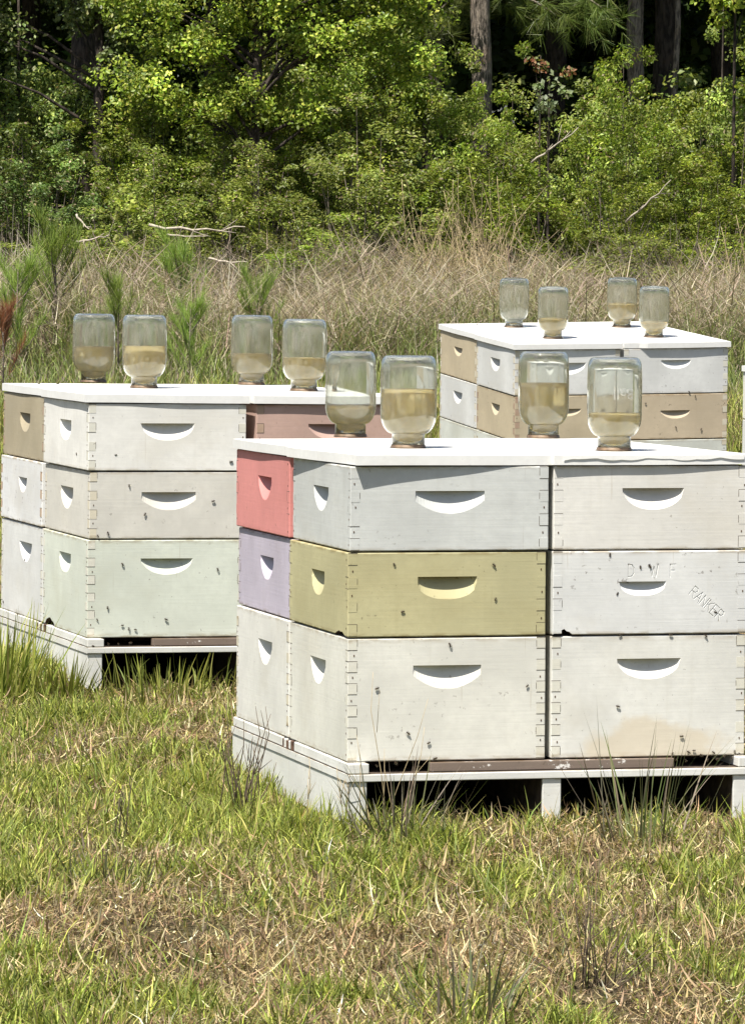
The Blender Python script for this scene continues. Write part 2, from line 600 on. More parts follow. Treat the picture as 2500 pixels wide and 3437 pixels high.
def text_mesh(txt, size, depth=.0022):
    cu = bpy.data.curves.new('txt', 'FONT'); cu.body = txt; cu.size = size; cu.resolution_u = 2
    cu.align_x = 'CENTER'; cu.align_y = 'CENTER'; cu.extrude = depth; cu.offset = .0004
    o = bpy.data.objects.new('txt', cu); COL.objects.link(o)
    dg = bpy.context.evaluated_depsgraph_get(); dg.update()
    me = bpy.data.meshes.new_from_object(o.evaluated_get(dg))
    bpy.data.objects.remove(o)
    return me


# paints (linear albedo)
WHT = (.76, .755, .72)
PA = {
    'white1': paint('white_paint_greenish', (.71, .70, .635), 1),
    'olive': paint('olive_paint', (.50, .465, .272), 2, dirt=.5),
    'blue': paint('blue_grey_paint', (.575, .59, .57), 3),
    'offw1': paint('stained_white_paint', (.705, .70, .655), 4, stain=(.215, .005, .155, .075, (.62, .52, .36))),
    'bluew': paint('scuffed_bluish_white_paint', (.71, .715, .70), 5, dirt=.5, peel=.05, under=(.6, .56, .5)),
    'offw2': paint('warm_white_paint', (.72, .705, .66), 6),
    'white2': paint('white_paint', (.72, .71, .665), 7),
    'lav': paint('lavender_paint', (.52, .475, .56), 8, dirt=.4),
    'pink': paint('coral_pink_paint', (.68, .275, .255), 9, dirt=.25, mott=.05),
    'mint': paint('pale_mint_paint', (.665, .70, .615), 10, dirt=.45),
    'cream': paint('cream_grey_paint', (.665, .645, .585), 11),
    'whiteb': paint('bright_white_paint', (.78, .77, .725), 12, dirt=.3),
    'bluew2': paint('cool_white_paint', (.71, .715, .70), 13, dirt=.3),
    'flaky': paint('flaking_white_paint', (.75, .755, .75), 14, dirt=.6, peel=.35, under=(.52, .51, .50)),
    'khaki': paint('khaki_paint', (.43, .375, .265), 15),
    'dusty': paint('dusty_pink_brown_paint', (.50, .345, .29), 16, dirt=.5, peel=.1, under=(.4, .27, .2)),
    'tan': paint('tan_paint', (.555, .465, .335), 17, dirt=.45, peel=.06, under=(.6, .55, .45)),
    'tan2': paint('weathered_tan_paint', (.53, .45, .315), 18, dirt=.6),
    'coolw': paint('cool_white_paint_far', (.69, .695, .675), 19, dirt=.35),
    'grnw': paint('greenish_white_paint', (.63, .65, .595), 20),
    'lid': paint('bright_cover_paint', (.83, .83, .81), 21, mott=.03, dirt=.22, streak=.0, rough=.5, grain=(2, 50, 2)),
    'pal': paint('white_pallet_paint', (.72, .72, .69), 22, dirt=.5, peel=.10, under=(.45, .40, .33)),
}
J = {
    'white': paint('joint_white', (.70, .685, .60), 31, dirt=.5),
    'cream': paint('joint_cream', (.64, .59, .47), 32, dirt=.6),
    'olive': paint('joint_olive', (.44, .40, .22), 33, dirt=.6),
    'blue': paint('joint_blue', (.60, .61, .58), 34, dirt=.5),
    'pink': paint('joint_pink', (.60, .22, .20), 35, dirt=.5),
    'lav': paint('joint_lavender', (.46, .41, .46), 36, dirt=.8, peel=.3, under=(.2, .15, .15)),
    'bare': paint('joint_bare_wood', (.52, .39, .28), 37, dirt=.9, peel=.35, under=(.16, .10, .07)),
    'brown': paint('joint_brown_wood', (.42, .30, .22), 38, dirt=.8),
}


def hh(cx=.5, drop=.050, wd=.137, H=.044, hend=.002, p=.62, w=W, top=HM):
    return (w * cx, top - drop, wd, H * (.90 if w == W else 1.0), hend, p)


def hhm(face='f', rect=False, **k):
    k.setdefault('w', W if face == 'f' else D)
    if rect: k.update(hend=.020, p=1.0)
    return hh(**k)


def small(**k): return hhm(**{**dict(wd=.105, H=.030), **k})


# --- near pallet (A)
make_box('A', 0, 0, 0, HD, PA['white1'], 'tall white bottom hive box under the olive box, front left of the near pallet', J['white'],
         hhm('f', True, top=HD, drop=.056, wd=.138, H=.052), hhm('l', False, top=HD, drop=.058, wd=.13, H=.052, hend=.008, p=.8), seed=1, wear=.8)
make_box('A', 0, 0, HD, HM, PA['olive'], 'olive green hive box between the blue grey box and a white box', PA['olive'],
         hhm('f', wd=.120, H=.050, p=.45, hend=.012, drop=.050), hhm('l', wd=.11, H=.050, hend=.014, p=.5), seed=2, wear=.5,
         notches=[('left', .02, .105, .011)], jig=(-.001, -.001, .002))
make_box('A', 0, 0, HD + HM, HM, PA['blue'], 'pale blue grey hive box on top of the olive box', PA['blue'],
         hhm('f', True, wd=.140, H=.050), hhm('l', False, wd=.13, H=.05, hend=.010, p=.8), seed=3, wear=.7, jig=(.003, -.001, -.003))
LT = []
for ch, u, v in (('D', 2116, 1915), ('W', 2192, 1915), ('F', 2257, 1915)):
    p = on_plane(POSE['A'], u, v, 1, 0.0)
    LT += letter_cutters(ch, .025, p.x - (W + GAP), p.z - HD, 0, .5 if ch != 'W' else .7)
pa_, pb_ = on_plane(POSE['A'], 2330, 1990, 1, 0), on_plane(POSE['A'], 2410, 2062, 1, 0)
LT += letter_cutters('RANKER', .021, (pa_.x + pb_.x) / 2 - (W + GAP), (pa_.z + pb_.z) / 2 - HD, math.atan2(-(pb_.z - pa_.z), pb_.x - pa_.x), .55, .68)
make_box('A', 1, 0, 0, HD, PA['offw1'], 'tall white bottom hive box with a tan stain, behind the rush clump', J['white'],
         hhm('f', top=HD, drop=.048, wd=.132, H=.046, p=.5), None, seed=4, wear=.35)
make_box('A', 1, 0, HD, HM, PA['bluew'], 'scuffed bluish white hive box with carved lettering RANKER', PA['bluew'],
         hhm('f', wd=.098, H=.032, drop=.063, p=.45, cx=.46), None, seed=5, wear=.2, letters=LT, notches=[('front', .002, .040, .012)], jig=(.001, -.002, 0))
make_box('A', 1, 0, HD + HM, HM, PA['offw2'], 'warm white hive box on top of the box with carved lettering', PA['offw2'],
         hhm('f', wd=.128, H=.048, drop=.046, p=.5, cx=.51), None, seed=6, wear=.4, jig=(.002, 0, .001))
make_box('A', 0, 1, 0, HD, PA['white2'], 'tall white bottom hive box under the lavender box', J['cream'], None,
         hhm('l', top=HD, drop=.058, wd=.13, H=.052, hend=.008, p=.8, cx=.44), seed=7, wear=.6)
make_box('A', 0, 1, HD, HM, PA['lav'], 'lavender hive box under the coral pink box', J['lav'], None,
         hhm('l', wd=.125, H=.050, hend=.012, p=.8, cx=.45), seed=8, wear=.9, jig=(.004, 0, 0))
make_box('A', 0, 1, HD + HM, HM, PA['pink'], 'coral pink hive box on top of the lavender box', PA['pink'], None,
         hhm('l', wd=.125, H=.050, hend=.010, p=.8, cx=.45), seed=9, wear=.5, jig=(-.001, 0, .002))
HID = 'white hive box standing mostly hidden at the back right of the near pallet'
make_box('A', 1, 1, 0, HD, PA['white2'], HID)
make_box('A', 1, 1, HD, HM, PA['white1'], HID)
make_box('A', 1, 1, HD + HM, HM, PA['white2'], HID)

# --- left pallet (B)
make_box('B', 0, 0, 0, HD, PA['mint'], 'tall pale mint bottom hive box of the left pallet', J['white'],
         hhm('f', top=HD, drop=.048, wd=.133, H=.045, p=.6), hhm('l', top=HD, drop=.048, wd=.13, H=.05, hend=.016, p=.6), seed=11, wear=.6,
         notches=[('left', .36, .47, .020)])
make_box('B', 0, 0, HD, HM, PA['cream'], 'cream grey hive box on top of the pale mint box', J['cream'],
         hhm('f', True, wd=.138, H=.050, drop=.052), hhm('l', wd=.14, H=.056, hend=.018, p=.8), seed=12, wear=.6, jig=(.003, 0, 0))
make_box('B', 0, 0, HD + HM, HM, PA['whiteb'], 'bright white hive box on top of the cream grey box', J['white'],
         hhm('f', wd=.138, H=.047, p=.55), hhm('l', wd=.125, H=.052, hend=.016, p=.55), seed=13, wear=.7, jig=(-.002, -.002, .002))
make_box('B', 0, 1, 0, HD, PA['bluew2'], 'tall cool white bottom hive box at the back left of the left pallet', J['white'], None,
         hhm('l', top=HD, drop=.050, wd=.15, H=.052, hend=.006, p=.8, cx=.40), seed=14, wear=.6)
make_box('B', 0, 1, HD, HM, PA['flaky'], 'flaking white hive box with rotten corner joint under the khaki box', J['bare'], None,
         hhm('l', wd=.10, H=.040, hend=.004, p=.7, cx=.46), seed=15, wear=1, jig=(-.003, 0, 0))
make_box('B', 0, 1, HD + HM, HM, PA['khaki'], 'khaki hive box on top of the flaking white box', J['brown'], None,
         hhm('l', wd=.125, H=.050, hend=.018, p=.7, cx=.46), seed=16, wear=.7, jig=(.001, 0, -.002))
make_box('B', 1, 0, 0, HD, PA['white2'], 'white hive box hidden behind the near stack, under the dusty pink one')
make_box('B', 1, 0, HD, HM, PA['white1'], 'white hive box hidden behind the near stack, under the dusty pink one')
make_box('B', 1, 0, HD + HM, HM, PA['dusty'], 'dusty pink brown hive box beside the bright white one', J['brown'], hhm('f', wd=.135, H=.045, p=.6), None, seed=17, wear=.6,
         jig=(.012, -.004, 0))
HIB = 'white hive box standing hidden at the back right of the left pallet'
make_box('B', 1, 1, 0, HD, PA['white2'], HIB)
make_box('B', 1, 1, HD, HM, PA['white1'], HIB)
make_box('B', 1, 1, HD + HM, HM, PA['white2'], HIB)

# --- far pallet (C)
make_box('C', 0, 0, 0, HD, PA['grnw'], 'tall white bottom hive box at the front left corner of the far pallet', J['cream'], hhm('f', top=HD), hhm('l', top=HD), seed=21)
make_box('C', 0, 0, HD, HM, PA['tan2'], 'tan hive box under a white box, front left of the far pallet', J['brown'], small(), small(face='l', wd=.11, H=.042), seed=22)
make_box('C', 0, 0, HD + HM, HM, PA['coolw'], 'cool white hive box over a tan box, left of the broken cover edge', J['cream'],
         hhm('f', wd=.14, H=.048, p=.55), hhm('l', wd=.12, H=.048, hend=.010, p=.6), seed=23, jig=(-.002, 0, 0))
make_box('C', 1, 0, 0, HD, PA['grnw'], 'tall greenish white bottom hive box under the tan box with a round hole', J['cream'], hhm('f', top=HD), None, seed=24)
make_box('C', 1, 0, HD, HM, PA['tan'], 'tan hive box with a round hole below its handhold', J['cream'], small(wd=.115, H=.034, drop=.062), None, seed=25, wear=.4)
make_box('C', 1, 0, HD + HM, HM, PA['coolw'], 'cool white hive box over the tan box with a round hole', J['white'], hhm('f', wd=.115, H=.036, p=.55, drop=.045), None, seed=26, wear=.3)
make_box('C', 0, 1, 0, HD, PA['grnw'], 'tall white bottom hive box at the back left of the far pallet', J['cream'], None, None, seed=27)
make_box('C', 0, 1, HD, HM, PA['coolw'], 'white hive box under a tan one, back left of the far pallet', J['cream'], None, hhm('l', wd=.125, H=.046, p=.6), seed=28, wear=.3)
make_box('C', 0, 1, HD + HM, HM, PA['tan2'], 'tan hive box directly under a cover, back left of the far pallet', J['cream'], None, small(face='l', wd=.115, H=.034), seed=29, wear=.3)
HIC = 'white hive box standing hidden at the back right of the far pallet'
make_box('C', 1, 1, 0, HD, PA['white2'], HIC)
make_box('C', 1, 1, HD, HM, PA['white1'], HIC)
make_box('C', 1, 1, HD + HM, HM, PA['white2'], HIC)


# ------------------------------------------------------------------ covers
def make_cover(g, ix, iy, label, rot=0.0, ox=0.0, oy=0.0, dz=0.0, tilt=(0, 0), flap=False, wx=.409, dy=.512, chip=None):
    q = random.Random(hash((ord(g), ix, iy)) & 0xffff)
    bm = bmesh.new()
    nx, ny = 14, 16
    def Z(x, y, top):
        return (CT if top else 0) + .0006 * math.sin(x * 9 + ix * 2) * math.sin(y * 7 + iy)
    grid = {}
    for t in (0, 1):
        for i in range(nx + 1):
            for j in range(ny + 1):
                x = -wx / 2 + wx * i / nx; y = -dy / 2 + dy * j / ny
                if i in (0, nx): x += .0006 * math.sin(j * .55 + ix)
                if j in (0, ny): y += .0006 * math.sin(i * .6 + iy)
                if chip and j == 0 and abs(x - chip) < .035: y += .010
                grid[t, i, j] = bm.verts.new((x, y, Z(x, y, t)))
    for i in range(nx):
        for j in range(ny):
            bm.faces.new((grid[1, i, j], grid[1, i + 1, j], grid[1, i + 1, j + 1], grid[1, i, j + 1]))
            bm.faces.new((grid[0, i, j + 1], grid[0, i + 1, j + 1], grid[0, i + 1, j], grid[0, i, j]))
    for i in range(nx):
        bm.faces.new((grid[0, i, 0], grid[0, i + 1, 0], grid[1, i + 1, 0], grid[1, i, 0]))
        bm.faces.new((grid[1, i, ny], grid[1, i + 1, ny], grid[0, i + 1, ny], grid[0, i, ny]))
    for j in range(ny):
        bm.faces.new((grid[1, 0, j], grid[1, 0, j + 1], grid[0, 0, j + 1], grid[0, 0, j]))
        bm.faces.new((grid[0, nx, j], grid[0, nx, j + 1], grid[1, nx, j + 1], grid[1, nx, j]))
    es = [e for e in bm.edges if len(e.link_faces) == 2 and e.calc_face_angle(0) > 1.0]
    bmesh.ops.bevel(bm, geom=es, offset=.0022, segments=2, affect='EDGES')
    c = Vector((ix * (W + GAP) + W / 2 + ox, iy * (D + GAP) + D / 2 + oy, TOP + .0006 + dz))
    mw = POSE[g] @ Matrix.Translation(c) @ Matrix.Rotation(rot, 4, 'Z') @ Matrix.Rotation(tilt[0], 4, 'X') @ Matrix.Rotation(tilt[1], 4, 'Y')
    o = bm_obj('hive_cover', bm, PA['lid'], None, mw)
    tag(o, label, 'hive cover', 'white covers on the hive stacks')
    if flap:                                   # loose scalloped paint skin along the front edge
        bm = bmesh.new(); n = 60; a = []; b = []
        for i in range(n + 1):
            x = -wx / 2 + .02 + (wx - .04) * i / n
            d = .004 + .004 * abs(math.sin(x * 23)) ** 1.5 + .002 * abs(math.sin(x * 61 + 1))
            a.append((x, CT - .0015)); b.append((x, CT - .0015 - d))
        f0 = [bm.verts.new((x, -dy / 2 - .0014, z)) for x, z in a]; f1 = [bm.verts.new((x, -dy / 2 - .0016, z)) for x, z in b]
        g1 = [bm.verts.new((x, -dy / 2 - .0004, z)) for x, z in b]; g0 = [bm.verts.new((x, -dy / 2 - .0004, z)) for x, z in a]
        for i in range(n):
            bm.faces.new((f1[i], f1[i + 1], f0[i + 1], f0[i])); bm.faces.new((g1[i], g1[i + 1], f1[i + 1], f1[i]))
            bm.faces.new((f0[i], f0[i + 1], g0[i + 1], g0[i]))
        bm_obj('peeling_paint', bm, PA['lid'], o)
    return o


make_cover('A', 0, 0, 'white hive cover sitting askew on the blue grey box', .045, .004, -.002)
make_cover('A', 1, 0, 'white hive cover with scalloped peeling paint on its front edge', .014, .002, .0005, flap=True, wx=.415)
make_cover('A', 0, 1, 'white hive cover on the coral pink box', .01, -.004, .000)
make_cover('A', 1, 1, 'white hive cover at the back right of the near pallet', -.004, .0, .0)
make_cover('B', 0, 0, 'white hive cover on the bright white box of the left pallet', -.004, -.002, .001, wx=.418)
make_cover('B', 1, 0, 'white hive cover on the dusty pink brown box', .0, .006, -.006)
make_cover('B', 0, 1, 'white hive cover on the khaki box', .0, .002, .0)
make_cover('B', 1, 1, 'white hive cover at the back right of the left pallet', .0, .0, .0)
make_cover('C', 0, 0, 'white hive cover on the front left stack of the far pallet', .006, -.003, -.001, wx=.414)
make_cover('C', 1, 0, 'white hive cover with a broken front left corner on the far pallet', .004, .003, -.003, chip=-.17)
make_cover('C', 0, 1, 'white hive cover on the back left stack of the far pallet', .0, -.002, .004)
make_cover('C', 1, 1, 'white hive cover on the back right stack of the far pallet', .0, .0, .004)


# ------------------------------------------------------------------ pallets
def make_pallet(g, label, runner_h=.088, full=True):
    root = bpy.data.objects.new('pallet', None); COL.objects.link(root)
    root.matrix_world = POSE[g]
    tag(root, label, 'pallet', 'white pallets under the hives')
    x0, x1, y0, y1 = -.005, W2 + .005, -.030, D2 + .014
    rz, dk = -.021, -.0355
    gb = dk - runner_h
    bm = bmesh.new(); box(bm, x0 - .002, x1 + .002, y0 + .004, y1, dk, rz, bev=.0015); bm_obj('deck', bm, M_SHADE_WOOD, root)
    bm = bmesh.new(); box(bm, x0 - .002, x1 + .002, y0 - .004, y0 + .0036, dk, rz, bev=.0015); bm_obj('deck_edge', bm, PA['pal'], root)
    for xs in (x0 - .0022, x1 + .0004):
        bm = bmesh.new(); box(bm, xs, xs + .0018, y0 - .004, y1, dk, rz); bm_obj('deck_edge', bm, PA['pal'], root)
    for xc in (x0 + .0185, W2 / 2, x1 - .0185):
        bm = bmesh.new(); box(bm, xc - .0185, xc + .0185, y0 + .008, y1, gb, dk - .0006, bev=.0022); rn = bm_obj('runner', bm, PA['pal'] if xc < .1 else M_SHADE_WOOD, root)
        bm = bmesh.new(); box(bm, xc - .019, xc + .019, y0, y0 + .0085, gb, dk - .0004, bev=.0018); bm_obj('runner_end', bm, PA['pal'], rn)
    for xa in (x0 + .0015, x1 - .0255):
        for ya, yb in ((y0 + .001, D - .055), (D + .055, y1)):
            bm = bmesh.new(); box(bm, xa, xa + .024, ya, yb, rz + .0006, -.0006, bev=.002)
            if ya < 0: box(bm, xa - .002, xa + .040, ya - .003, ya + .03, rz + .0010, -.0002, bev=.002)
            bm_obj('side_rail', bm, PA['pal'], root)
        # metal clips that key the hives to the pallet, and the chewed block between them
        bm = bmesh.new()
        for yc, hgt in ((D - .034, .020), (D + .040, .018), (D + .006, .017)):
            box(bm, xa - .001, xa + .012, yc - .007, yc + .007, rz, rz + hgt, bev=.001)
        bm_obj('hive_clip', bm, M_CLIP, root)
        bm = bmesh.new(); box(bm, xa, xa + .02, D - .022, D - .004, rz + .0005, -.003, bev=.002); box(bm, xa - .002, xa + .018, D + .018, D + .029, rz + .0005, -.001, bev=.002)
        bm_obj('rail_block', bm, PA['pal'], root)
    bm = bmesh.new(); box(bm, .165, W2 - .150, y0 + .018, y0 + .040, rz + .0006, -.002, bev=.0015)
    bm_obj('entrance_strip', bm, M_STRIP, root)
    bm = bmesh.new(); box(bm, .02, W2 - .02, .150, .170, rz + .0006, -.0006); bm_obj('entrance_shadow_board', bm, M_PROPOLIS, root)  # dark board added inside so the entrance slot stays black
    bm = bmesh.new(); box(bm, x0 + .037, x1 - .037, y1 - .03, y1 - .012, gb, dk - .0006, bev=.002); bm_obj('rear_light_block', bm, M_SHADE_WOOD, root)  # added unseen board, stops light coming in under the pallet from behind
    return root


M_STRIP = paint('weathered_entrance_strip', (.20, .155, .125), 41, dirt=.6, peel=.42, under=(.74, .72, .68))
make_pallet('A', 'white wooden pallet under the near group of hives')
make_pallet('B', 'white wooden pallet under the left group of hives')
make_pallet('C', 'white wooden pallet under the far group of hives')


# ------------------------------------------------------------------ hive just entering at the right edge (group D)
POSE['D'] = pose(*(at(2656, 1265, 16.3) - Vector((0, 0, TOP + CAMH))), .26, 0, 0)
for z, H, c, lb in ((0, HD, 'bluew2', 'tall pale blue bottom hive box at the right picture edge'), (HD, HM, 'coolw', 'white middle hive box at the right picture edge'),
                    (HD + HM, HM, 'white1', 'white top hive box at the right picture edge')):
    make_box('D', 0, 0, z, H, PA[c], lb, seed=51)
make_cover('D', 0, 0, 'white hive cover at the right picture edge', 0, -.002, -.006)
make_pallet('D', 'white wooden pallet at the right picture edge')


# ------------------------------------------------------------------ jars
def glass_mat():
    t = NT('dusty_jar_glass')
    v = t.mapped((1, 1, 1)); 
    oi = t.n('ObjectInfo')
    g = t.n('BsdfGlass'); g.inputs['IOR'].default_value = 1.48; g.inputs['Roughness'].default_value = .02
    g.inputs['Color'].default_value = (.96, .97, .95, 1)
    d = t.n('BsdfDiffuse'); d.inputs[0].default_value = (.78, .77, .70, 1)
    tr = t.n('BsdfTranslucent'); tr.inputs[0].default_value = (.78, .77, .70, 1)
    dd = t.n('MixShader'); dd.inputs[0].default_value = .5; t.l(d.outputs[0], dd.inputs[1]); t.l(tr.outputs[0], dd.inputs[2])
    n1 = t.noise(t.mapped((1, 1, .6)), 45, 6, .7); n2 = t.noise(v, 16, 4)
    f = t.math('ADD', t.ramp(n1, .42, .75, .05, .18), t.ramp(n2, .4, .7, 0, .05))
    ms = t.n('MixShader'); t.l(f, ms.inputs[0]); t.l(g.outputs[0], ms.inputs[1]); t.l(dd.outputs[0], ms.inputs[2])
    return t.done(ms)


def syrup_mat():
    t = NT('amber_syrup')
    p = t.bsdf((.96, .81, .44), .03)
    p.inputs['Transmission Weight'].default_value = 1.0
    p.inputs['IOR'].default_value = 1.40
    d = t.n('BsdfDiffuse'); d.inputs[0].default_value = (.80, .63, .30, 1)
    tr = t.n('BsdfTranslucent'); tr.inputs[0].default_value = (.80, .63, .30, 1)
    dd = t.n('MixShader'); dd.inputs[0].default_value = .6; t.l(d.outputs[0], dd.inputs[1]); t.l(tr.outputs[0], dd.inputs[2])
    ms = t.n('MixShader'); ms.inputs[0].default_value = .40
    t.l(p.outputs[0], ms.inputs[1]); t.l(dd.outputs[0], ms.inputs[2])
    return t.done(ms)


te = NT('scuffed_raised_glass'); _a = te.n('BsdfTransparent'); _b = te.n('BsdfDiffuse'); _b.inputs[0].default_value = (.6, .6, .56, 1); _m = te.n('MixShader'); _m.inputs[0].default_value = .22; te.l(_a.outputs[0], _m.inputs[1]); te.l(_b.outputs[0], _m.inputs[2]); M_EMBOSS = te.done(_m)
M_GLASS = glass_mat(); M_SYRUP = syrup_mat()
tl = NT('tin_jar_lid'); M_LID = tl.done(tl.bsdf(tl.mix(tl.ramp(tl.noise(tl.mapped((1, 1, 1)), 60, 4), .4, .65), (.22, .15, .09), (.11, .07, .045)), .45, spec=.5))


def jar_profile(r, h, inset=0.0):
    n = .0335 - inset; R_ = r - inset
    pr = [(n, .0072), (n, .029)]
    for i in range(1, 8):                        # shoulder
        a = i / 8 * math.pi / 2
        pr.append((n + (R_ - n) * math.sin(a) ** .9, .029 + (.040) * (1 - math.cos(a)) ** .85))
    pr += [(R_, .072), (R_, .085), (R_ * 1.004, .11), (R_, h - .040), (R_ - .0008, h - .026)]
    for i in range(1, 6):
        a = i / 5 * math.pi / 2
        pr.append((R_ - .0008 - .012 * (1 - math.cos(a)), h - .020 - inset + .020 * math.sin(a)))
    return pr


def clip_profile(pr, z1):
    out = []
    for (r0, a), (r1, b) in zip(pr[:-1], pr[1:]):
        out.append((r0, a))
        if a <= z1 <= b:
            t = (z1 - a) / max(1e-6, b - a); out.append((r0 + (r1 - r0) * t, z1)); return out
    return out


def make_jar(g, u, v, r, h, level, label, emboss=False, rz=0.0):
    p = on_plane(POSE[g], u, v, 2, TOP + CT + .0012)
    mw = POSE[g] @ Matrix.Translation(p) @ Matrix.Rotation(rz, 4, 'Z')
    outer = jar_profile(r, h); inner = jar_profile(r, h, .0028)
    bm = bmesh.new()
    zi = h - .004
    prof = [(0, h - .003), (r * .5, h - .0025), (r * .70, h - .001)] + outer[::-1] + [(inner[0][0], .0072)] + inner[1:] + [(r * .6, zi - .002), (0, zi - .0035)]
    lathe(bm, prof, 56)
    bmesh.ops.recalc_face_normals(bm, faces=bm.faces)
    o = bm_obj('glass_jar', bm, M_GLASS, None, mw)
    tag(o, label, 'jar', 'upturned feeder jars on the hive covers')
    sy = clip_profile(jar_profile(r, h, .0032), h * level)
    zl = sy[-1][1]
    bm = bmesh.new()
    lathe(bm, [(0, .0078), (.0295, .0078)] + [(a, max(b, .0079)) for a, b in sy] + [(sy[-1][0] - .003, zl - .0012), (0, zl - .0014)], 56)
    bmesh.ops.recalc_face_normals(bm, faces=bm.faces)
    bm_obj('syrup', bm, M_SYRUP, o)
    bm = bmesh.new()
    lathe(bm, [(0, .0004), (.0355, .0004), (.0365, .0012), (.0365, .0026), (.0352, .004), (.0352, .0062), (.0345, .0068), (0, .0068)], 48)
    bmesh.ops.recalc_face_normals(bm, faces=bm.faces)
    bm_obj('jar_lid', bm, M_LID, o)
    if emboss:
        me = text_mesh('Ball', .032, .0004)
        bm = bmesh.new(); bm.from_mesh(me)
        bmesh.ops.subdivide_edges(bm, edges=[e for e in bm.edges if e.calc_length() > .006], cuts=3)
        for vv in bm.verts:                       # bent round the glass, upside down like the jar
            x, y, z = -vv.co.x, -vv.co.y, vv.co.z
            a = x / r; rr = r + .0006 + z
            vv.co = (rr * math.sin(a), -rr * math.cos(a), y + h * .62)
        bm_obj('embossed_lettering', bm, M_EMBOSS, o, Matrix.Rotation(.06, 4, 'Z'))
    return o


S = 2500 / 1650
JARS = [
    ('A', 776, 968, .0555, .188, .365, 'clear jar about one third full of syrup on the cover over the coral pink box', False),
    ('A', 904, 992, .0575, .189, .636, 'largest jar, two thirds full of amber syrup, on the askew near cover', False),
    ('A', 1203, 970, .0555, .190, .635, 'tall jar two thirds full of amber syrup at the back right of the near pallet', False),
    ('A', 1360, 998, .0555, .189, .405, 'jar with faint embossed lettering on the cover with scalloped paint', True),
    ('B', 207, 847, .0575, .186, .525, 'half full jar at the back left of the left pallet, over the khaki box', False),
    ('B', 319, 859, .0580, .190, .575, 'fuller jar on the front left cover of the left pallet, over the bright white box', False),
    ('B', 557, 852, .0565, .188, .450, 'jar with dark syrup at the back right of the left pallet', False),
    ('B', 673, 866, .0575, .186, .465, 'jar just left of the near pallet, over the dusty pink brown box', False),
    ('C', 1138, 724, .0565, .186, .10, 'nearly empty cloudy jar at the back left of the far pallet', False),
    ('C', 1224, 749, .0565, .190, .385, 'jar with brown syrup at the front left of the far pallet', False),
    ('C', 1377, 724, .0570, .188, .48, 'half full dark jar at the back right of the far pallet', False),
    ('C', 1448, 746, .0565, .188, .30, 'jar with a shallow pale layer of syrup over the tan box with a round hole', False),
]
for g, u, v, r, h, lv, lb, em in JARS:
    make_jar(g, u * S, v * S, r, h, lv, lb, em, rnd.uniform(-.1, .1))


# ------------------------------------------------------------------ bees
def bee_meshes():
    bm = bmesh.new()
    def blob(c, rx, ry, rz_, mi):
        r = bmesh.ops.create_uvsphere(bm, u_segments=10, v_segments=7, radius=1)
        for vv in r['verts']:
            vv.co = Vector((vv.co.x * rx + c[0], vv.co.y * ry + c[1], vv.co.z * rz_ + c[2]))
            for f in vv.link_faces: f.material_index = mi; f.smooth = True
    blob((0, 0, .0035), .0024, .0022, .0021, 0)          # thorax
    blob((-.0052, 0, .0032), .0040, .0023, .0022, 1)     # abdomen
    blob((.0031, 0, .0032), .0014, .0017, .0015, 0)      # head
    for s in (-1, 1):
        for dx in (-.0015, 0, .0015):
            tube(bm, [(dx, s * .001, .003), (dx * 1.6, s * .0035, .0038), (dx * 2.2, s * .005, .0004)], .00028, 4, 0)
    me = bpy.data.meshes.new('bee'); bm.to_mesh(me); bm.free()
    t = NT('bee_thorax'); me.materials.append(t.done(t.bsdf((.03, .018, .009), .7)))
    t = NT('bee_abdomen'); wv = t.n('TexWave'); wv.bands_direction = 'X'; wv.inputs['Scale'].default_value = 160
    t.l(t.mapped((1, 1, 1)), wv.inputs[0]); me.materials.append(t.done(t.bsdf(t.mix(wv.outputs[1], (.012, .008, .006), (.07, .035, .014)), .5)))
    bm = bmesh.new()
    for s in (-1, 1):
        for k, (L, wd, a) in enumerate(((.0085, .0026, .38), (.006, .002, .62))):
            vs = []
            for i in range(8):
                th = 2 * math.pi * i / 8
                x = -L / 2 + L / 2 * math.cos(th); y = wd / 2 * math.sin(th)
                vs.append(bm.verts.new((x * math.cos(a) - y * math.sin(a), s * (x * -math.sin(a) * -1 * -1 + y * math.cos(a)) * 1.0 + s * .0012, .0054 + .0001 * k)))
            bm.faces.new(vs)
    mw_ = bpy.data.meshes.new('wing'); bm.to_mesh(mw_); bm.free()
    t = NT('bee_wing'); a = t.n('BsdfTransparent'); b = t.n('BsdfGlossy'); b.inputs[1].default_value = .2
    ms = t.n('MixShader'); ms.inputs[0].default_value = .35; t.l(a.outputs[0], ms.inputs[1]); t.l(b.outputs[0], ms.inputs[2]); mw_.materials.append(t.done(ms))
    return me, mw_


BEE, WING = bee_meshes()
FR = Matrix(((1, 0, 0), (0, 0, -1), (0, 1, 0)))        # bee lying on a front face (normal -y)
LF = Matrix(((0, 0, -1), (-1, 0, 0), (0, 1, 0)))       # on a left face (normal -x)
UP = Matrix.Identity(3)


def bee(g, face, u, v, ang, where, off=0.0, scale=1.0, verb='crawling on'):
    if face == 'front': p = on_plane(POSE[g], u, v, 1, -off - .0005); b = FR
    elif face == 'left': p = on_plane(POSE[g], u, v, 0, -off - .0005); b = LF
    else: p = on_plane(POSE[g], u, v, 2, TOP + CT + .001); b = UP
    mw = POSE[g] @ Matrix.Translation(p) @ (b @ Matrix.Rotation(ang, 3, 'Z')).to_4x4() @ Matrix.Diagonal((scale, scale, scale, 1))
    o = link('bee', BEE, None, mw)
    tag(o, 'dark honey bee %s %s' % (verb, where), 'bee', 'honey bees %s %s' % (verb, where))
    link('wing', WING, o)


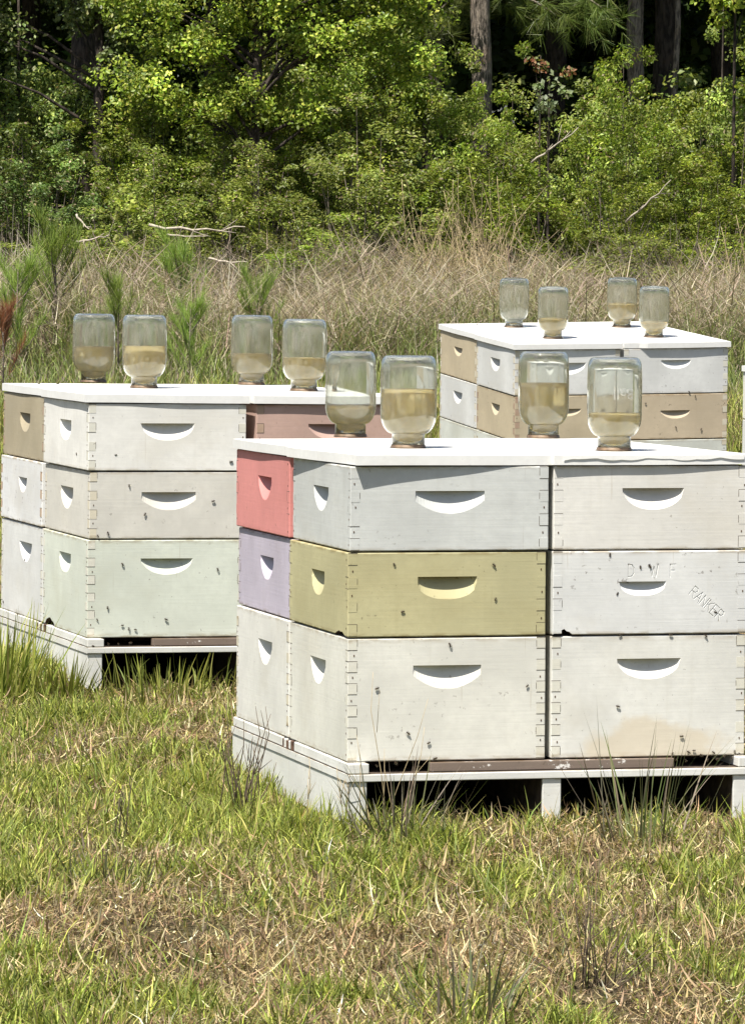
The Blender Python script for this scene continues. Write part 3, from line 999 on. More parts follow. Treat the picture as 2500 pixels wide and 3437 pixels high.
BEES = [('A', 'front', 'the olive hive box', [(1323, 1897), (1655, 1895), (1353, 2053), (1663, 2009)]),
        ('A', 'front', 'the front of the white box under the olive one', [(1267, 2310), (1770, 2301), (1367, 2460), (1440, 2493), (1457, 2547)]),
        ('A', 'front', 'the seam between the olive and white boxes', [(1510, 2167)]),
        ('A', 'front', 'the bluish white box with carved lettering', [(2148, 1902), (2178, 1898), (2402, 2055), (2072, 1991)]),
        ('A', 'front', 'the seam above the carved lettering', [(2046, 1860)]),
        ('A', 'front', 'the seam above the tan stained box', [(2078, 2132), (2252, 2130), (2366, 2132)]),
        ('A', 'front', 'the tan stained white box', [(2075, 2372), (2284, 2472)]),
        ('A', 'front', 'the open entrance slot at the right', [(2255, 2532), (2312, 2527), (2355, 2538), (2392, 2525), (2432, 2536), (2480, 2530), (2270, 2548), (2300, 2552), (2330, 2520), (2375, 2550), (2410, 2548), (2455, 2545), (2465, 2522)]),
        ('A', 'front', 'the open entrance slot at the near corner', [(1262, 2570), (1330, 2566), (1400, 2574), (1452, 2568)]),
        ('B', 'front', 'the open entrance slot of the left pallet', [(362, 2160), (398, 2164), (440, 2158)]),
        ('A', 'left', 'the white side rail under the lavender stack', [(850, 2441)]),
        ('B', 'front', 'the bright white box of the left pallet', [(387, 1527), (773, 1550)]),
        ('B', 'left', 'the side of the bright white box', [(260, 1525)]),
        ('B', 'front', 'the cream grey hive box', [(433, 1628), (487, 1724), (713, 1682), (327, 1797), (363, 1792)]),
        ('B', 'front', 'the pale mint hive box', [(412, 1896), (731, 1913), (361, 2038), (325, 2079), (412, 2099), (432, 2109), (456, 2114), (559, 2080)]),
        ('B', 'front', 'the left pallet below the mint box', [(314, 2169), (390, 2185)]),
        ('B', 'left', 'the side of the cool white bottom box', [(85, 1878), (62, 2064), (13, 2022)]),
        ('B', 'top', 'the back covers of the left pallet', [(130, 1290), (195, 1290)]),
        ('C', 'front', 'the cool white box of the far pallet', [(2313, 1315)]),
        ('C', 'front', 'the tan box with a round hole', [(2333, 1331), (2353, 1439), (2267, 1433), (2167, 1353)]),
        ('C', 'top', 'the far covers', [(1600, 1090)])]
for g, f, wh, pts in BEES:
    for u, v in pts:
        bee(g, f, u, v, rnd.uniform(0, 6.28), wh, 0.0 if 'pallet below' not in wh else .03, rnd.uniform(.50, .74))


# ------------------------------------------------------------------ blades (numpy)
def blades(x, y, z, h, wd, lean, az, col, droop=.5, seg=3, tipw=.12):
    """ribbon blades: returns V, [quads], colours"""
    n = len(x)
    ca, sa = np.cos(az), np.sin(az)
    faz = az + np.pi / 2 + rng.normal(0, .7, n)
    fx, fy = np.cos(faz), np.sin(faz)
    V = np.zeros((n, seg + 1, 2, 3), np.float32); C = np.zeros((n, seg + 1, 2, 3), np.float32)
    px, py, pz = x.copy(), y.copy(), z.copy()
    for k in range(seg + 1):
        t = k / seg
        if k > 0:
            an = lean + droop * (t ** 1.3)
            st = h / seg
            px = px + np.sin(an) * ca * st; py = py + np.sin(an) * sa * st; pz = pz + np.cos(an) * st
        ww = wd * (.5 * (1 - t) ** .7 + .5 * tipw * (1 if k < seg else .4))
        V[:, k, 0] = np.stack([px - fx * ww, py - fy * ww, pz], -1)
        V[:, k, 1] = np.stack([px + fx * ww, py + fy * ww, pz], -1)
        C[:, k, :] = col[:, None, :]
    base = (np.arange(n) * (seg + 1) * 2)[:, None]
    Q = np.concatenate([base + np.array([2 * k, 2 * k + 1, 2 * k + 3, 2 * k + 2]) for k in range(seg)], 0)
    return V.reshape(-1, 3), [Q], C.reshape(-1, 3)


def merge(parts):
    V, C, F = [], [], {}
    o = 0
    for v, f, c in parts:
        V.append(v); C.append(c)
        for q in f: F.setdefault(q.shape[1], []).append(q + o)
        o += len(v)
    return np.concatenate(V), [np.concatenate(q) for q in F.values()], np.concatenate(C)


def pick(n, pal, wts, sd=None):
    pal = np.array(pal); wts = np.array(wts, float); wts /= wts.sum()
    i = rng.choice(len(pal), n, p=wts)
    if sd: return np.clip(pal[i] * np.exp(rng.normal(-.06, sd, (n, 1))) * rng.uniform(.92, 1.08, (n, 3)), 0, .85)
    return pal[i] * rng.uniform(.72, 1.28, (n, 1)) * rng.uniform(.93, 1.07, (n, 3))


GREEN = [(0.241, 0.274, 0.05), (0.173, 0.21, 0.042), (0.304, 0.313, 0.077), (0.115, 0.146, 0.037), (0.356, 0.324, 0.113)]
STRAW = [(0.391, 0.308, 0.163), (0.285, 0.214, 0.118), (0.549, 0.459, 0.276), (0.127, 0.089, 0.055), (0.296, 0.194, 0.118)]


def inside_pallet(x, y, grow=0.0):
    m = np.zeros(len(x), bool)
    for g in 'ABC':
        M = np.array(POSE[g].inverted())
        lx = M[0, 0] * x + M[0, 1] * y + M[0, 3]; ly = M[1, 0] * x + M[1, 1] * y + M[1, 3]
        m |= (lx > -.016 - grow) & (lx < W2 + .016 + grow) & (ly > -.03 - grow) & (ly < D2 + .03 + grow)
    return m


def lawn():
    n = 720000
    y = 6.3 + (14.2 - 6.3) * rng.random(n) ** 1.25
    x = (rng.random(n) * 2 - 1) * (.085 * y + .75)
    keep = ~inside_pallet(x, y)
    x, y = x[keep], y[keep]
    p1 = vnoise(x, y, .30, 1); p2 = vnoise(x, y, .085, 2); p3 = vnoise(x, y, .7, 3)
    grn = .44 * p1 + .42 * p2 + .30 * p3 - .14 + .46 * (vnoise(x, y, .17, 12) - .5)
    # the photo's greener left middle and near edge, browner right foreground
    grn += .13 * np.exp(-((y - 9.6) / 1.3) ** 2) * (x < .0) + .15 * (y < 7.35) + .07 * (y < 8.8) - .03 * np.exp(-((y - 7.9) / .35) ** 2) - .05 * (x > .1) * (y < 8.6)
    isg = rng.random(len(x)) < np.clip((grn - .34) / .36, .05, .85)
    p4 = vnoise(x, y, .05, 5)
    dens = np.where(isg, -.05 + 1.5 * p4, -.05 + 1.5 * vnoise(x, y, .06, 6)) * (.45 + .75 * vnoise(x, y, .17, 8))
    k = rng.random(len(x)) < dens
    x, y, isg, p2, grn = x[k], y[k], isg[k], p2[k], grn[k]
    n = len(x); z = gz(x, y) - .004
    h = np.where(isg, rng.gamma(5, .0062, n) + .05 * np.clip(grn - .45, 0, .5) + .035 * (p2 > .62) * vnoise(x, y, .03, 15), rng.gamma(4, .0078, n))
    h = np.clip(h, .012, .15)
    flat = (~isg) & (rng.random(n) < .55)
    lean = np.where(flat, rng.uniform(1.05, 1.5, n), np.abs(rng.normal(0, .38, n)))
    z = z + np.where(flat, rng.uniform(.002, .028, n), 0)
    droop = np.where(flat, rng.normal(0, .7, n), rng.uniform(.1, 1.5, n))
    wd = np.where(isg, rng.uniform(.0020, .0046, n), rng.uniform(.0015, .0046, n))
    col = np.where(isg[:, None], pick(n, GREEN, [3, 2.4, 2.2, 1.4, 1.2], .42), pick(n, STRAW, [3, 2.6, 1.3, 2.4, 2.0], .45))
    P = [blades(x, y, z, h, wd, lean, rng.uniform(0, 6.28, n), col, droop)]
    # thin field behind and beside the pallets
    n = 42000
    y = 13.5 + 14.5 * rng.random(n); x = (rng.random(n) * 2 - 1) * (.085 * y + 1.2)
    k = ~inside_pallet(x, y); x, y = x[k], y[k]; n = len(x)
    isg = rng.random(n) < .55
    col = np.where(isg[:, None], pick(n, GREEN, [3, 2, 2.2, 1, 1.5]), pick(n, STRAW, [3, 2.4, 1.4, 1, 1]))
    P.append(blades(x, y, gz(x, y), np.where(isg, rng.uniform(.08, .22, n), rng.uniform(.05, .16, n)), rng.uniform(.004, .008, n), np.abs(rng.normal(0, .4, n)), rng.uniform(0, 6.28, n), col, rng.uniform(.2, 1.0, n)))
    # taller fringe that the mower misses along the pallets
    P0 = lambda g: {'A': .05, 'B': -.72}[g]
    for g in 'AB':
        n = 2300
        s = rng.random(n)
        side = rng.random(n) < .55
        lx = np.where(side, -.02 - np.abs(rng.normal(0, .05, n)), s * W2); ly = np.where(side, s * D2, -.035 - np.abs(rng.normal(0, .045, n)))
        M = np.array(POSE[g]); x = M[0, 0] * lx + M[0, 1] * ly + M[0, 3]; y = M[1, 0] * lx + M[1, 1] * ly + M[1, 3]
        cl = vnoise(x, y, .10, 9)
        k = (rng.random(n) < np.clip((cl - .25) * 1.7, 0.05, 1)) & ~inside_pallet(x, y); x, y, cl = x[k], y[k], cl[k]; n = len(x)
        isg = rng.random(n) < .72
        col = np.where(isg[:, None], pick(n, GREEN, [3, 2.4, 2.2, 1, 1]), pick(n, STRAW, [3, 2.4, 1.4, 2, 1.5]))
        P.append(blades(x, y, gz(x, y), rng.uniform(.03, .07, n) * (.5 + 1.0 * cl) * np.where(x > P0(g), .30, .8), rng.uniform(.0025, .0048, n), np.abs(rng.normal(0, .22, n)), rng.uniform(0, 6.28, n), col, rng.uniform(.1, .9, n), 4))
    V, F, C = merge(P)
    tag(link('grass', np_mesh('grass', V, F, C, M_GRASS)), 'patchy green and straw coloured grass of the field around the pallets', 'grass', kind='stuff')


lawn()


def clump(name, label, cat, u, v, n, h, spread, pal, wts, wd=(.003, .006), lean=.35, droop=.3, group=None, base=.04, tipw=.12):
    p = ground_at(u, v)
    x = rng.normal(0, base, n); y = rng.normal(0, base, n)
    az = np.arctan2(y, x) + rng.normal(0, .5, n)
    hh_ = rng.uniform(h[0], h[1], n)
    V, F, C = blades(x, y, np.full(n, -.01), hh_, rng.uniform(*wd, n), np.abs(rng.normal(lean, spread, n)), az, pick(n, pal, wts), rng.uniform(-.1, droop, n), 4, tipw)
    o = link(name, np_mesh(name, V, F, C, M_GRASS), None, Matrix.Translation((p.x, p.y, float(gz(p.x, p.y)))))
    tag(o, label, cat, group)
    return o


GREY = [(.15, .16, .085), (.23, .21, .15), (.13, .17, .06), (.32, .27, .20)]
clump('rush_clump', 'tall spiky rush clump in front of the tan stained box', 'rush clump', 2150, 2835, 62, (.07, .30), .30, GREY, [3, 2, 2, 1], (.0020, .0042), .34, .3)
clump('rush_clump', 'leaning grey rush clump in front of the near pallet slot', 'rush clump', 1345, 2830, 60, (.08, .22), .3, GREY, [2, 3, 1, 2], (.003, .0055), .35, .2)
clump('grass_tuft', 'bright green grass tuft beside the left pallet runner', 'grass tuft', 215, 2345, 130, (.06, .15), .18, GREEN, [4, 3, 2, 1, 0], (.004, .007), .15, .5, 'green tufts at the left pallet', .03)
clump('grass_tuft', 'yellow green grass tuft at the left picture edge by the pallet', 'grass tuft', -5, 2340, 220, (.11, .27), .16, GREEN, [2, 2, 4, 1, 2], (.004, .007), .15, .5, 'green tufts at the left pallet', .05)
clump('grass_tuft', 'dark grey green grass tuft low in the left lawn', 'grass tuft', 340, 2980, 60, (.06, .13), .25, GREY, [3, 1, 3, 1], (.002, .004), .45, .2)
clump('grass_tuft', 'coarse bending grass tuft at the bottom edge of the lawn', 'grass tuft', 1560, 3440, 70, (.08, .17), .25, GREY + [(.20, .2, .05)], [2, 2, 2, 1, 3], (.003, .006), .5, .3)
clump('grass_tuft', 'green grass tuft in the dark slot under the left pallet', 'grass tuft', 560, 2350, 170, (.06, .14), .2, GREEN, [3, 3, 2, 2, 0], (.003, .006), .3, .5, None, .10)


def twiggy(name, label, cat, u, v, n, h, mat, lean=.6, dist=None, r=.0016, fork=2, group=None):
    p = ground_at(u, v) if dist is None else at(u, v, dist)
    zz = float(gz(p.x, p.y)) - .01
    bm = bmesh.new()
    for i in range(n):
        a = rnd.uniform(0, 6.28); l = rnd.gauss(0, lean); hh_ = rnd.uniform(*h)
        d = Vector((math.cos(a) * math.sin(l), math.sin(a) * math.sin(l), math.cos(l)))
        b = Vector((rnd.gauss(0, .02), rnd.gauss(0, .02), 0))
        bend = Vector((rnd.gauss(0, .08), rnd.gauss(0, .08), rnd.gauss(0, .05))) * hh_
        pts = [b, b + d * hh_ * .4 + bend * .4, b + d * hh_ * .75 + bend, b + d * hh_ + bend * .8]
        tube(bm, pts, [r, r * .85, r * .6, r * .3], 5)
        for k in range(rnd.randint(0, fork)):
            t = rnd.uniform(.4, .8); q = b + d * hh_ * t + bend * t
            e = (d + Vector((rnd.gauss(0, .5), rnd.gauss(0, .5), rnd.gauss(.1, .3)))).normalized() * hh_ * rnd.uniform(.15, .35)
            tube(bm, [q, q + e * .5, q + e], [r * .6, r * .5, r * .25], 4)
    o = bm_obj(name, bm, mat, None, Matrix.Translation((p.x, p.y, zz)))
    tag(o, label, cat, group)
    return o


twiggy('dead_weed', 'spreading dark brown dead weed in the right foreground lawn', 'dead weed', 1985, 3310, 20, (.10, .24), M_REDTWIG, .75, None, .0012)
twiggy('dead_weed', 'dark dead weed stalks at the left end of the near pallet', 'dead weed', 800, 2720, 16, (.10, .26), M_REDTWIG, .28)
twiggy('dead_weed', 'short dark forked twig in the left lawn', 'dead weed', 395, 2800, 4, (.09, .16), M_REDTWIG, .5)
twiggy('dead_weed', 'thin branching seed stalk before the near pallet corner', 'dead weed', 1085, 2790, 3, (.12, .17), M_STRAW, .08, None, .0012, 7)
twiggy('dead_weed', 'fine dry stalks rising in front of the near white box', 'dead weed', 1290, 2800, 7, (.16, .32), M_STRAW, .25, None, .0010, 1)


def stick(label, a, b, r, mat, sag=.03, name='dead_branch', group='pale dead branches at the foot of the thicket'):
    a, b = Vector(a), Vector(b)
    n = 7; bm = bmesh.new(); L = (b - a).length
    pts = [a.lerp(b, i / n) - a + Vector((0, 0, -sag * math.sin(math.pi * i / n) * L)) + Vector((rnd.gauss(0, .012), rnd.gauss(0, .012), rnd.gauss(0, .012))) * L for i in range(n + 1)]
    tube(bm, pts, [r * (1 - .65 * i / n) for i in range(n + 1)], 6)
    for i in (2, 4, 5):
        e = (b - a).normalized() * .14 * L + Vector((rnd.gauss(0, .1), rnd.gauss(0, .1), rnd.gauss(.06, .1))) * L
        tube(bm, [pts[i], pts[i] + e * .6, pts[i] + e], [r * .45, r * .3, r * .15], 5)
    o = bm_obj(name, bm, mat, None, Matrix.Translation(a))
    tag(o, label, 'branch', group)


# ------------------------------------------------------------------ leaves (numpy)
def leaf_quads(P, N, T, L, wd, col):
    """diamond leaves folded along the midrib"""
    n = len(P)
    B = np.cross(N, T); B /= np.linalg.norm(B, axis=1, keepdims=True) + 1e-9
    T = np.cross(B, N)
    L = L[:, None]; wd = wd[:, None]
    V = np.zeros((n, 4, 3), np.float32)
    V[:, 0] = P - T * L * .5
    V[:, 1] = P + B * wd * .5 - T * L * .06 + N * wd * .12
    V[:, 2] = P + T * L * .5 - N * L * .08
    V[:, 3] = P - B * wd * .5 - T * L * .06 + N * wd * .12
    b = (np.arange(n) * 4)[:, None]
    F = np.concatenate([b + np.array([0, 1, 2]), b + np.array([0, 2, 3])], 0)
    return V.reshape(-1, 3), [F], np.repeat(col, 4, 0)


def unit(v): return v / (np.linalg.norm(v, axis=1, keepdims=True) + 1e-9)


def crown_leaves(centres, radii, per, size, pal, wts, up=.6, elong=.5, flat=.8):
    P, N, Tn = [], [], []
    for c, r in zip(centres, radii):
        d = unit(rng.normal(0, 1, (per, 3)))
        rr = r * rng.random((per, 1)) ** .45
        P.append(np.array(c) + d * rr * np.array([1, 1, flat]))
        N.append(unit(d * .5 + np.array([-.18, -.42, up]) + rng.normal(0, .5, (per, 3))))
        Tn.append(rng.normal(0, 1, (per, 3)))
    P, N, Tn = np.concatenate(P), np.concatenate(N), np.concatenate(Tn)
    n = len(P)
    L = rng.uniform(size * .65, size * 1.3, n)
    # colour by twig clump as well as by leaf
    cc = np.repeat(np.exp(rng.normal(0, .30, len(centres))), per)[:, None]
    return leaf_quads(P, N, Tn, L, L * elong * rng.uniform(.8, 1.2, n), pick(n, pal, wts) * cc)


def shrub_mesh(wx, wy, hh_, ncl, per, size, pal, wts, low=.12):
    cs, rs = [], []
    for i in range(ncl):
        a = rnd.uniform(0, 6.28); t = rnd.random() ** .5
        zf = low + (1 - low) * rnd.random() ** .8
        env = math.sin(min(1, max(.12, zf * .9 + .1)) * math.pi * .86) ** .6
        x, y = math.cos(a) * t * wx / 2 * env, math.sin(a) * t * wy / 2 * env
        cs.append((x, y, zf * hh_ * (1 + .12 * math.sin(a * 3 + ncl))))
        rs.append(rnd.uniform(.07, .19) * (hh_ / 1.7) ** .4)
        if i % 4 == 0:                                   # a shoot standing clear of the outline
            f = rnd.uniform(1.08, 1.32); x0_, y0_, z0_ = cs[-1]
            cs[-1] = (x0_ * f, y0_ * f, z0_ * f); rs[-1] *= .65
    V, F, C = crown_leaves(cs, rs, per, size, pal, wts)
    me = np_mesh('leaves', V, F, C, M_LEAF)
    bm = bmesh.new()
    for c in cs[::3]:
        c = Vector(c); b = Vector((c.x * .25, c.y * .25, 0)); m = b.lerp(c, .55) + Vector((rnd.gauss(0, .05), rnd.gauss(0, .05), .08))
        tube(bm, [b, m, c], [.008, .006, .002], 5, cap=False)
    st = bpy.data.meshes.new('stems'); bm.to_mesh(st); bm.free(); st.materials.append(M_WOOD)
    return me, st


def put(name, label, cat, meshes, loc, rz=0.0, sc=(1, 1, 1), group=None, names=('leaves', 'stems')):
    root = bpy.data.objects.new(name, None); COL.objects.link(root)
    root.matrix_world = Matrix.Translation(loc) @ Matrix.Rotation(rz, 4, 'Z') @ Matrix.Diagonal((*sc, 1))
    tag(root, label, cat, group)
    for nm, me in zip(names, meshes): link(nm, me, root)
    return root


OLIVE = [(0.179, 0.234, 0.043), (0.231, 0.287, 0.055), (0.132, 0.181, 0.039), (0.302, 0.333, 0.085)]
BRIGHT = [(0.181, 0.244, 0.028), (0.238, 0.29, 0.039), (0.123, 0.178, 0.025), (0.296, 0.308, 0.059)]
DEEP = [(0.124, 0.186, 0.051), (0.167, 0.228, 0.063), (0.095, 0.138, 0.043), (0.249, 0.283, 0.108)]
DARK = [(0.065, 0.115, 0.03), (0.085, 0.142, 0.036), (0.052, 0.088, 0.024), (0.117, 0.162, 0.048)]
SHB = [(0.208, 0.262, 0.051), (0.253, 0.306, 0.059), (0.145, 0.19, 0.041), (0.327, 0.358, 0.09)]
TWG = [(.30, .24, .16), (.2, .155, .105)]
VAR = [shrub_mesh(1.25, 1.1, 1.75, 95, 150, .033, OLIVE + TWG, [3, 3, 2, 1.5, .35, .35]) for _ in range(3)] + \
      [shrub_mesh(1.3, 1.1, 1.5, 90, 150, .032, SHB + TWG, [3, 2, 3, 1, .25, .25]) for _ in range(2)] + \
      [shrub_mesh(1.2, 1.1, 1.6, 85, 150, .034, DEEP + TWG, [3, 2, 2, 1, .4, .4])]
ROWS = [(37.2, 10, 5.8, .42, 'knee high green shrub standing in the dead grass before the thicket', 'knee high shrubs in the dead grass'),
        (38.3, 13, 6.2, .80, 'low leafy green shrub along the front of the thicket', 'low shrubs along the front of the thicket'),
        (39.5, 13, 6.4, 1.06, 'middle height green shrub inside the thicket', 'middle shrubs inside the thicket'),
        (40.9, 13, 6.6, 1.20, 'tall green shrub at the back of the thicket below the trees', 'tall shrubs at the back of the thicket')]
for ri, (yy, n, half, sc, lb, gp) in enumerate(ROWS):
    for i in range(n):
        x = -half + 2 * half * (i + .5) / n + rnd.uniform(-.2, .2)
        y = yy + rnd.uniform(-.45, .45)
        vi = rnd.choice([0, 1, 2, 0, 1, 3, 4, 5]) if x < 0 else rnd.choice([0, 1, 2, 3, 4, 3])
        if x < -1.6: vi = rnd.choice([5, 0, 5, 1])
        s = sc * rnd.uniform(.86, 1.14)
        if ri == 3 and -2.4 < x < -1.8: s *= .8
        put('shrub', lb, 'shrub', VAR[vi], (x, y, float(gz(x, y)) - .03), rnd.uniform(0, 6.28), (rnd.uniform(.95, 1.2), 1, s), gp)


# young broadleaf trees whose crowns fill the top of the picture
def leafy_tree(label, u, dist, height, crown, pal, wts, size, ncl, per, rad, lean=0.0, mat=M_BARKD, name='broadleaf_tree', low=1.3, tr=.06, group=None):
    """crown: list of (du, z, rx, ry, rz) lobes, du in metres beside the trunk"""
    p = at(u, 600, dist)
    cs, rs = [], []
    for (dx, zc, rx, ry, rz_) in crown:
        k = int(ncl * rx * rz_ / sum(c[2] * c[4] for c in crown))
        for _ in range(k):
            d = Vector((rnd.gauss(0, 1), rnd.gauss(0, 1), rnd.gauss(0, 1))).normalized() * rnd.random() ** .4
            cs.append((dx + d.x * rx, d.y * ry, zc + d.z * rz_)); rs.append(rnd.uniform(.6, 1.3) * rad)
    V, F, C = crown_leaves(cs, rs, per, size, pal, wts, up=.45, elong=.6)
    root = bpy.data.objects.new(name, None); COL.objects.link(root)
    root.matrix_world = Matrix.Translation((p.x, dist, float(gz(p.x, dist)) - .02))
    tag(root, label, 'tree', group)
    link('crown', np_mesh('crown', V, F, C, M_LEAF), root)
    bm = bmesh.new()
    tube(bm, [(0, 0, 0), (lean * .3, 0, height * .35), (lean * .7, .05, height * .7), (lean, 0, height)], [tr, tr * .85, tr * .6, tr * .25], 10)
    for c in cs[::9]:
        c = Vector(c); z0 = min(height * .9, max(.5, c.z - .5)); b = Vector((lean * z0 / height, 0, z0))
        tube(bm, [b, b.lerp(c, .5) + Vector((0, 0, .06)), c], [tr * .3, tr * .2, .004], 5, cap=False)
    bm_obj('trunk', bm, mat, root)
    return root


leafy_tree('young tree with bright yellow green leaves hanging over the thicket', 860, 39.6, 4.2,
           [(-.55, 2.45, .5, .5, .32), (.15, 2.75, .55, .5, .4), (.75, 2.45, .5, .45, .3), (-.95, 2.05, .4, .4, .25), (-.25, 2.0, .45, .45, .22), (.45, 1.95, .5, .4, .2),
            (.2, 3.3, 1.4, .8, .5), (1.15, 2.8, .45, .4, .35), (-1.0, 2.75, .3, .3, .25), (1.2, 2.25, .35, .3, .18), (0, 1.85, .3, .3, .15)],
           BRIGHT + [(.30, .33, .06)], [3, 3, 2, 2, 1], .038, 400, 105, .15)
leafy_tree('darker tree with grey green leaves left of the bright young tree', 330, 40.6, 4.4,
           [(.05, 2.75, .45, .4, .45), (.25, 2.25, .35, .35, .35), (-.95, 2.75, .42, .4, .40), (-1.0, 2.35, .25, .3, .3), (0, 3.5, 1.3, .8, .5)],
           DEEP + [(.20, .24, .15)], [3, 3, 2, 2, 1], .046, 190, 110, .16)
leafy_tree('leafy branch tip of a bright green tree in the top right corner', 2460, 40.0, 4.4, [(.05, 2.85, .35, .3, .22), (0, 3.6, .9, .7, .5), (.35, 2.45, .25, .3, .2)],
           BRIGHT, [3, 3, 2, 2], .050, 70, 90, .15, tr=.018)
leafy_tree('small sapling with orange red young leaves between the trunks', 1810, 40.4, 2.35, [(0, 2.30, .09, .1, .06), (.22, 2.24, .06, .1, .05)],
           [(.26, .12, .06), (.30, .18, .09), (.16, .19, .06)], [2, 2, 4], .04, 7, 20, .07, tr=.015, name='red_leaved_sapling')
leafy_tree('pale leaved sapling below the orange red one', 1840, 40.1, 2.15, [(0, 2.03, .18, .15, .16)],
           [(.26, .31, .18), (.15, .2, .08), (.3, .33, .2)], [2, 2, 1], .05, 8, 20, .09, tr=.015, name='pale_leaved_sapling')
leafy_tree('pale yellow green leafy shoot in front of the dark shrubs at the left', 430, 37.2, 1.1, [(0, .95, .14, .1, .22), (.1, .65, .2, .1, .2), (-.05, 1.2, .06, .05, .1)],
           [(.26, .33, .06), (.33, .37, .09), (.18, .24, .05)], [2, 2, 1], .05, 16, 30, .09, tr=.008, name='leafy_shoot')


leafy_tree('mid green tree filling the wood edge between the bright tree and the sunlit pine', 1330, 41.2, 3.4,
           [(-.2, 2.35, .6, .4, .35), (-.7, 1.95, .5, .4, .3), (.25, 1.95, .4, .35, .25), (-.1, 3.2, .9, .6, .4)], OLIVE + BRIGHT, [1] * 8, .038, 150, 110, .16, tr=.035)
leafy_tree('mid green tree low at the left edge below the dark trunk', 60, 41.0, 3.0,
           [(.1, 1.95, .6, .4, .28), (.75, 1.85, .45, .4, .25), (-.6, 2.2, .5, .4, .35)], OLIVE + DEEP, [1] * 8, .036, 130, 110, .16, tr=.03)
leafy_tree('mid green tree behind the thicket at the right edge', 2420, 41.6, 3.0,
           [(.1, 1.95, .5, .4, .25), (-.6, 1.75, .45, .4, .22), (.5, 2.35, .4, .4, .3)], OLIVE + BRIGHT, [1] * 8, .036, 110, 110, .16, tr=.014)


# tall pines and dark trunks
def forest_tree(name, label, u, dist, r, mat, group='tall tree trunks in the dark wood', lean=0.0, crown_z=(3.6, 8.5), crad=1.9, ncl=70, seed=0):
    p = at(u, 300, dist)
    root = bpy.data.objects.new(name, None); COL.objects.link(root)
    root.matrix_world = Matrix.Translation((p.x, dist, float(gz(p.x, dist)) - .05))
    tag(root, label, 'tree', group)
    bm = bmesh.new()
    H = crown_z[1] + 1.0
    pts = [(0, 0, 0)]; rad = [r * 1.25]
    for i in range(1, 15):
        z = H * i / 14
        pts.append((lean * z / H + rnd.gauss(0, .012), rnd.gauss(0, .012), z)); rad.append(r * (1 - .55 * i / 14))
    tube(bm, pts, rad, 16)
    bmesh.ops.subdivide_edges(bm, edges=bm.edges[:], cuts=1)
    for vv in bm.verts:
        a = math.atan2(vv.co.y, vv.co.x); vv.co.x += r * .07 * math.sin(a * 9 + vv.co.z * 3); vv.co.y += r * .07 * math.cos(a * 7 + vv.co.z * 5)
    bm_obj('trunk', bm, mat, root)
    cs, rs = [], []
    for _ in range(ncl):
        z = rnd.uniform(*crown_z); a = rnd.uniform(0, 6.28); t = rnd.random() ** .5 * crad
        cs.append((lean * .5 + math.cos(a) * t, math.sin(a) * t, z)); rs.append(rnd.uniform(.3, .55))
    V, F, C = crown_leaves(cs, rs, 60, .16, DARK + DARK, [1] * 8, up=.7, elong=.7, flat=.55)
    link('crown', np_mesh('crown', V, F, C, M_LEAF), root)  # leaf mass above the frame, added to shade the wood below
    return root


forest_tree('pine_tree', 'grey pine trunk in sunlight standing behind the thicket', 1622, 42.0, .098, M_BARK, lean=-.05, crown_z=(7.5, 10), crad=1.1)
forest_tree('pine_tree', 'brown pine trunk beside the blackest trunk at the right', 2118, 43.6, .085, M_BARK, lean=.05)
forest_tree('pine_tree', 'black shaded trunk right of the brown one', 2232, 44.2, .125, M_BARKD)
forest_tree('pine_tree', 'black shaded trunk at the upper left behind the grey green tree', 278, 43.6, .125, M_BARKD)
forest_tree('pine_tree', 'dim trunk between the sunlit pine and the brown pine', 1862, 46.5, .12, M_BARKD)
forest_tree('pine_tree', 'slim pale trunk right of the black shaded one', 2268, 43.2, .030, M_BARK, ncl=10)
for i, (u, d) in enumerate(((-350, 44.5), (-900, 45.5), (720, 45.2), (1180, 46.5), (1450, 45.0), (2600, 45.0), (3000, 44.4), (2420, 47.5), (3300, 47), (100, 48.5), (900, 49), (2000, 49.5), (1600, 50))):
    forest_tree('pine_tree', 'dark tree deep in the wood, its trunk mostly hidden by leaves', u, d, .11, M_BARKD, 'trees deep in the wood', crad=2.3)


# drooping pine sprays across the top right, part of the sunlit pine's neighbour
def needle_mesh(tufts, nper, ln, wd, pal, wts, up=.3):
    Vs = []
    for (c, d) in tufts:
        c = np.array(c); d = np.array(d) / (np.linalg.norm(d) + 1e-9)
        dirs = unit(d * 1.1 + rng.normal(0, .55, (nper, 3)) + np.array([0, 0, up]))
        L = rng.uniform(.7, 1.2, nper)[:, None] * ln
        side = unit(np.cross(dirs, rng.normal(0, 1, (nper, 3)))) * wd / 2
        a = np.tile(c, (nper, 1)) + d * rng.uniform(-.03, .03, (nper, 1))
        V = np.stack([a - side, a + side, a + dirs * L + side * .4, a + dirs * L - side * .4], 1)
        Vs.append(V)
    V = np.concatenate(Vs); n = len(V)
    b = (np.arange(n) * 4)[:, None]
    return V.reshape(-1, 3), [b + np.array([0, 1, 2, 3])], np.repeat(pick(n, pal, wts), 4, 0)


PINE = [(0.2, 0.294, 0.05), (0.263, 0.35, 0.072), (0.144, 0.213, 0.044), (0.338, 0.375, 0.11)]


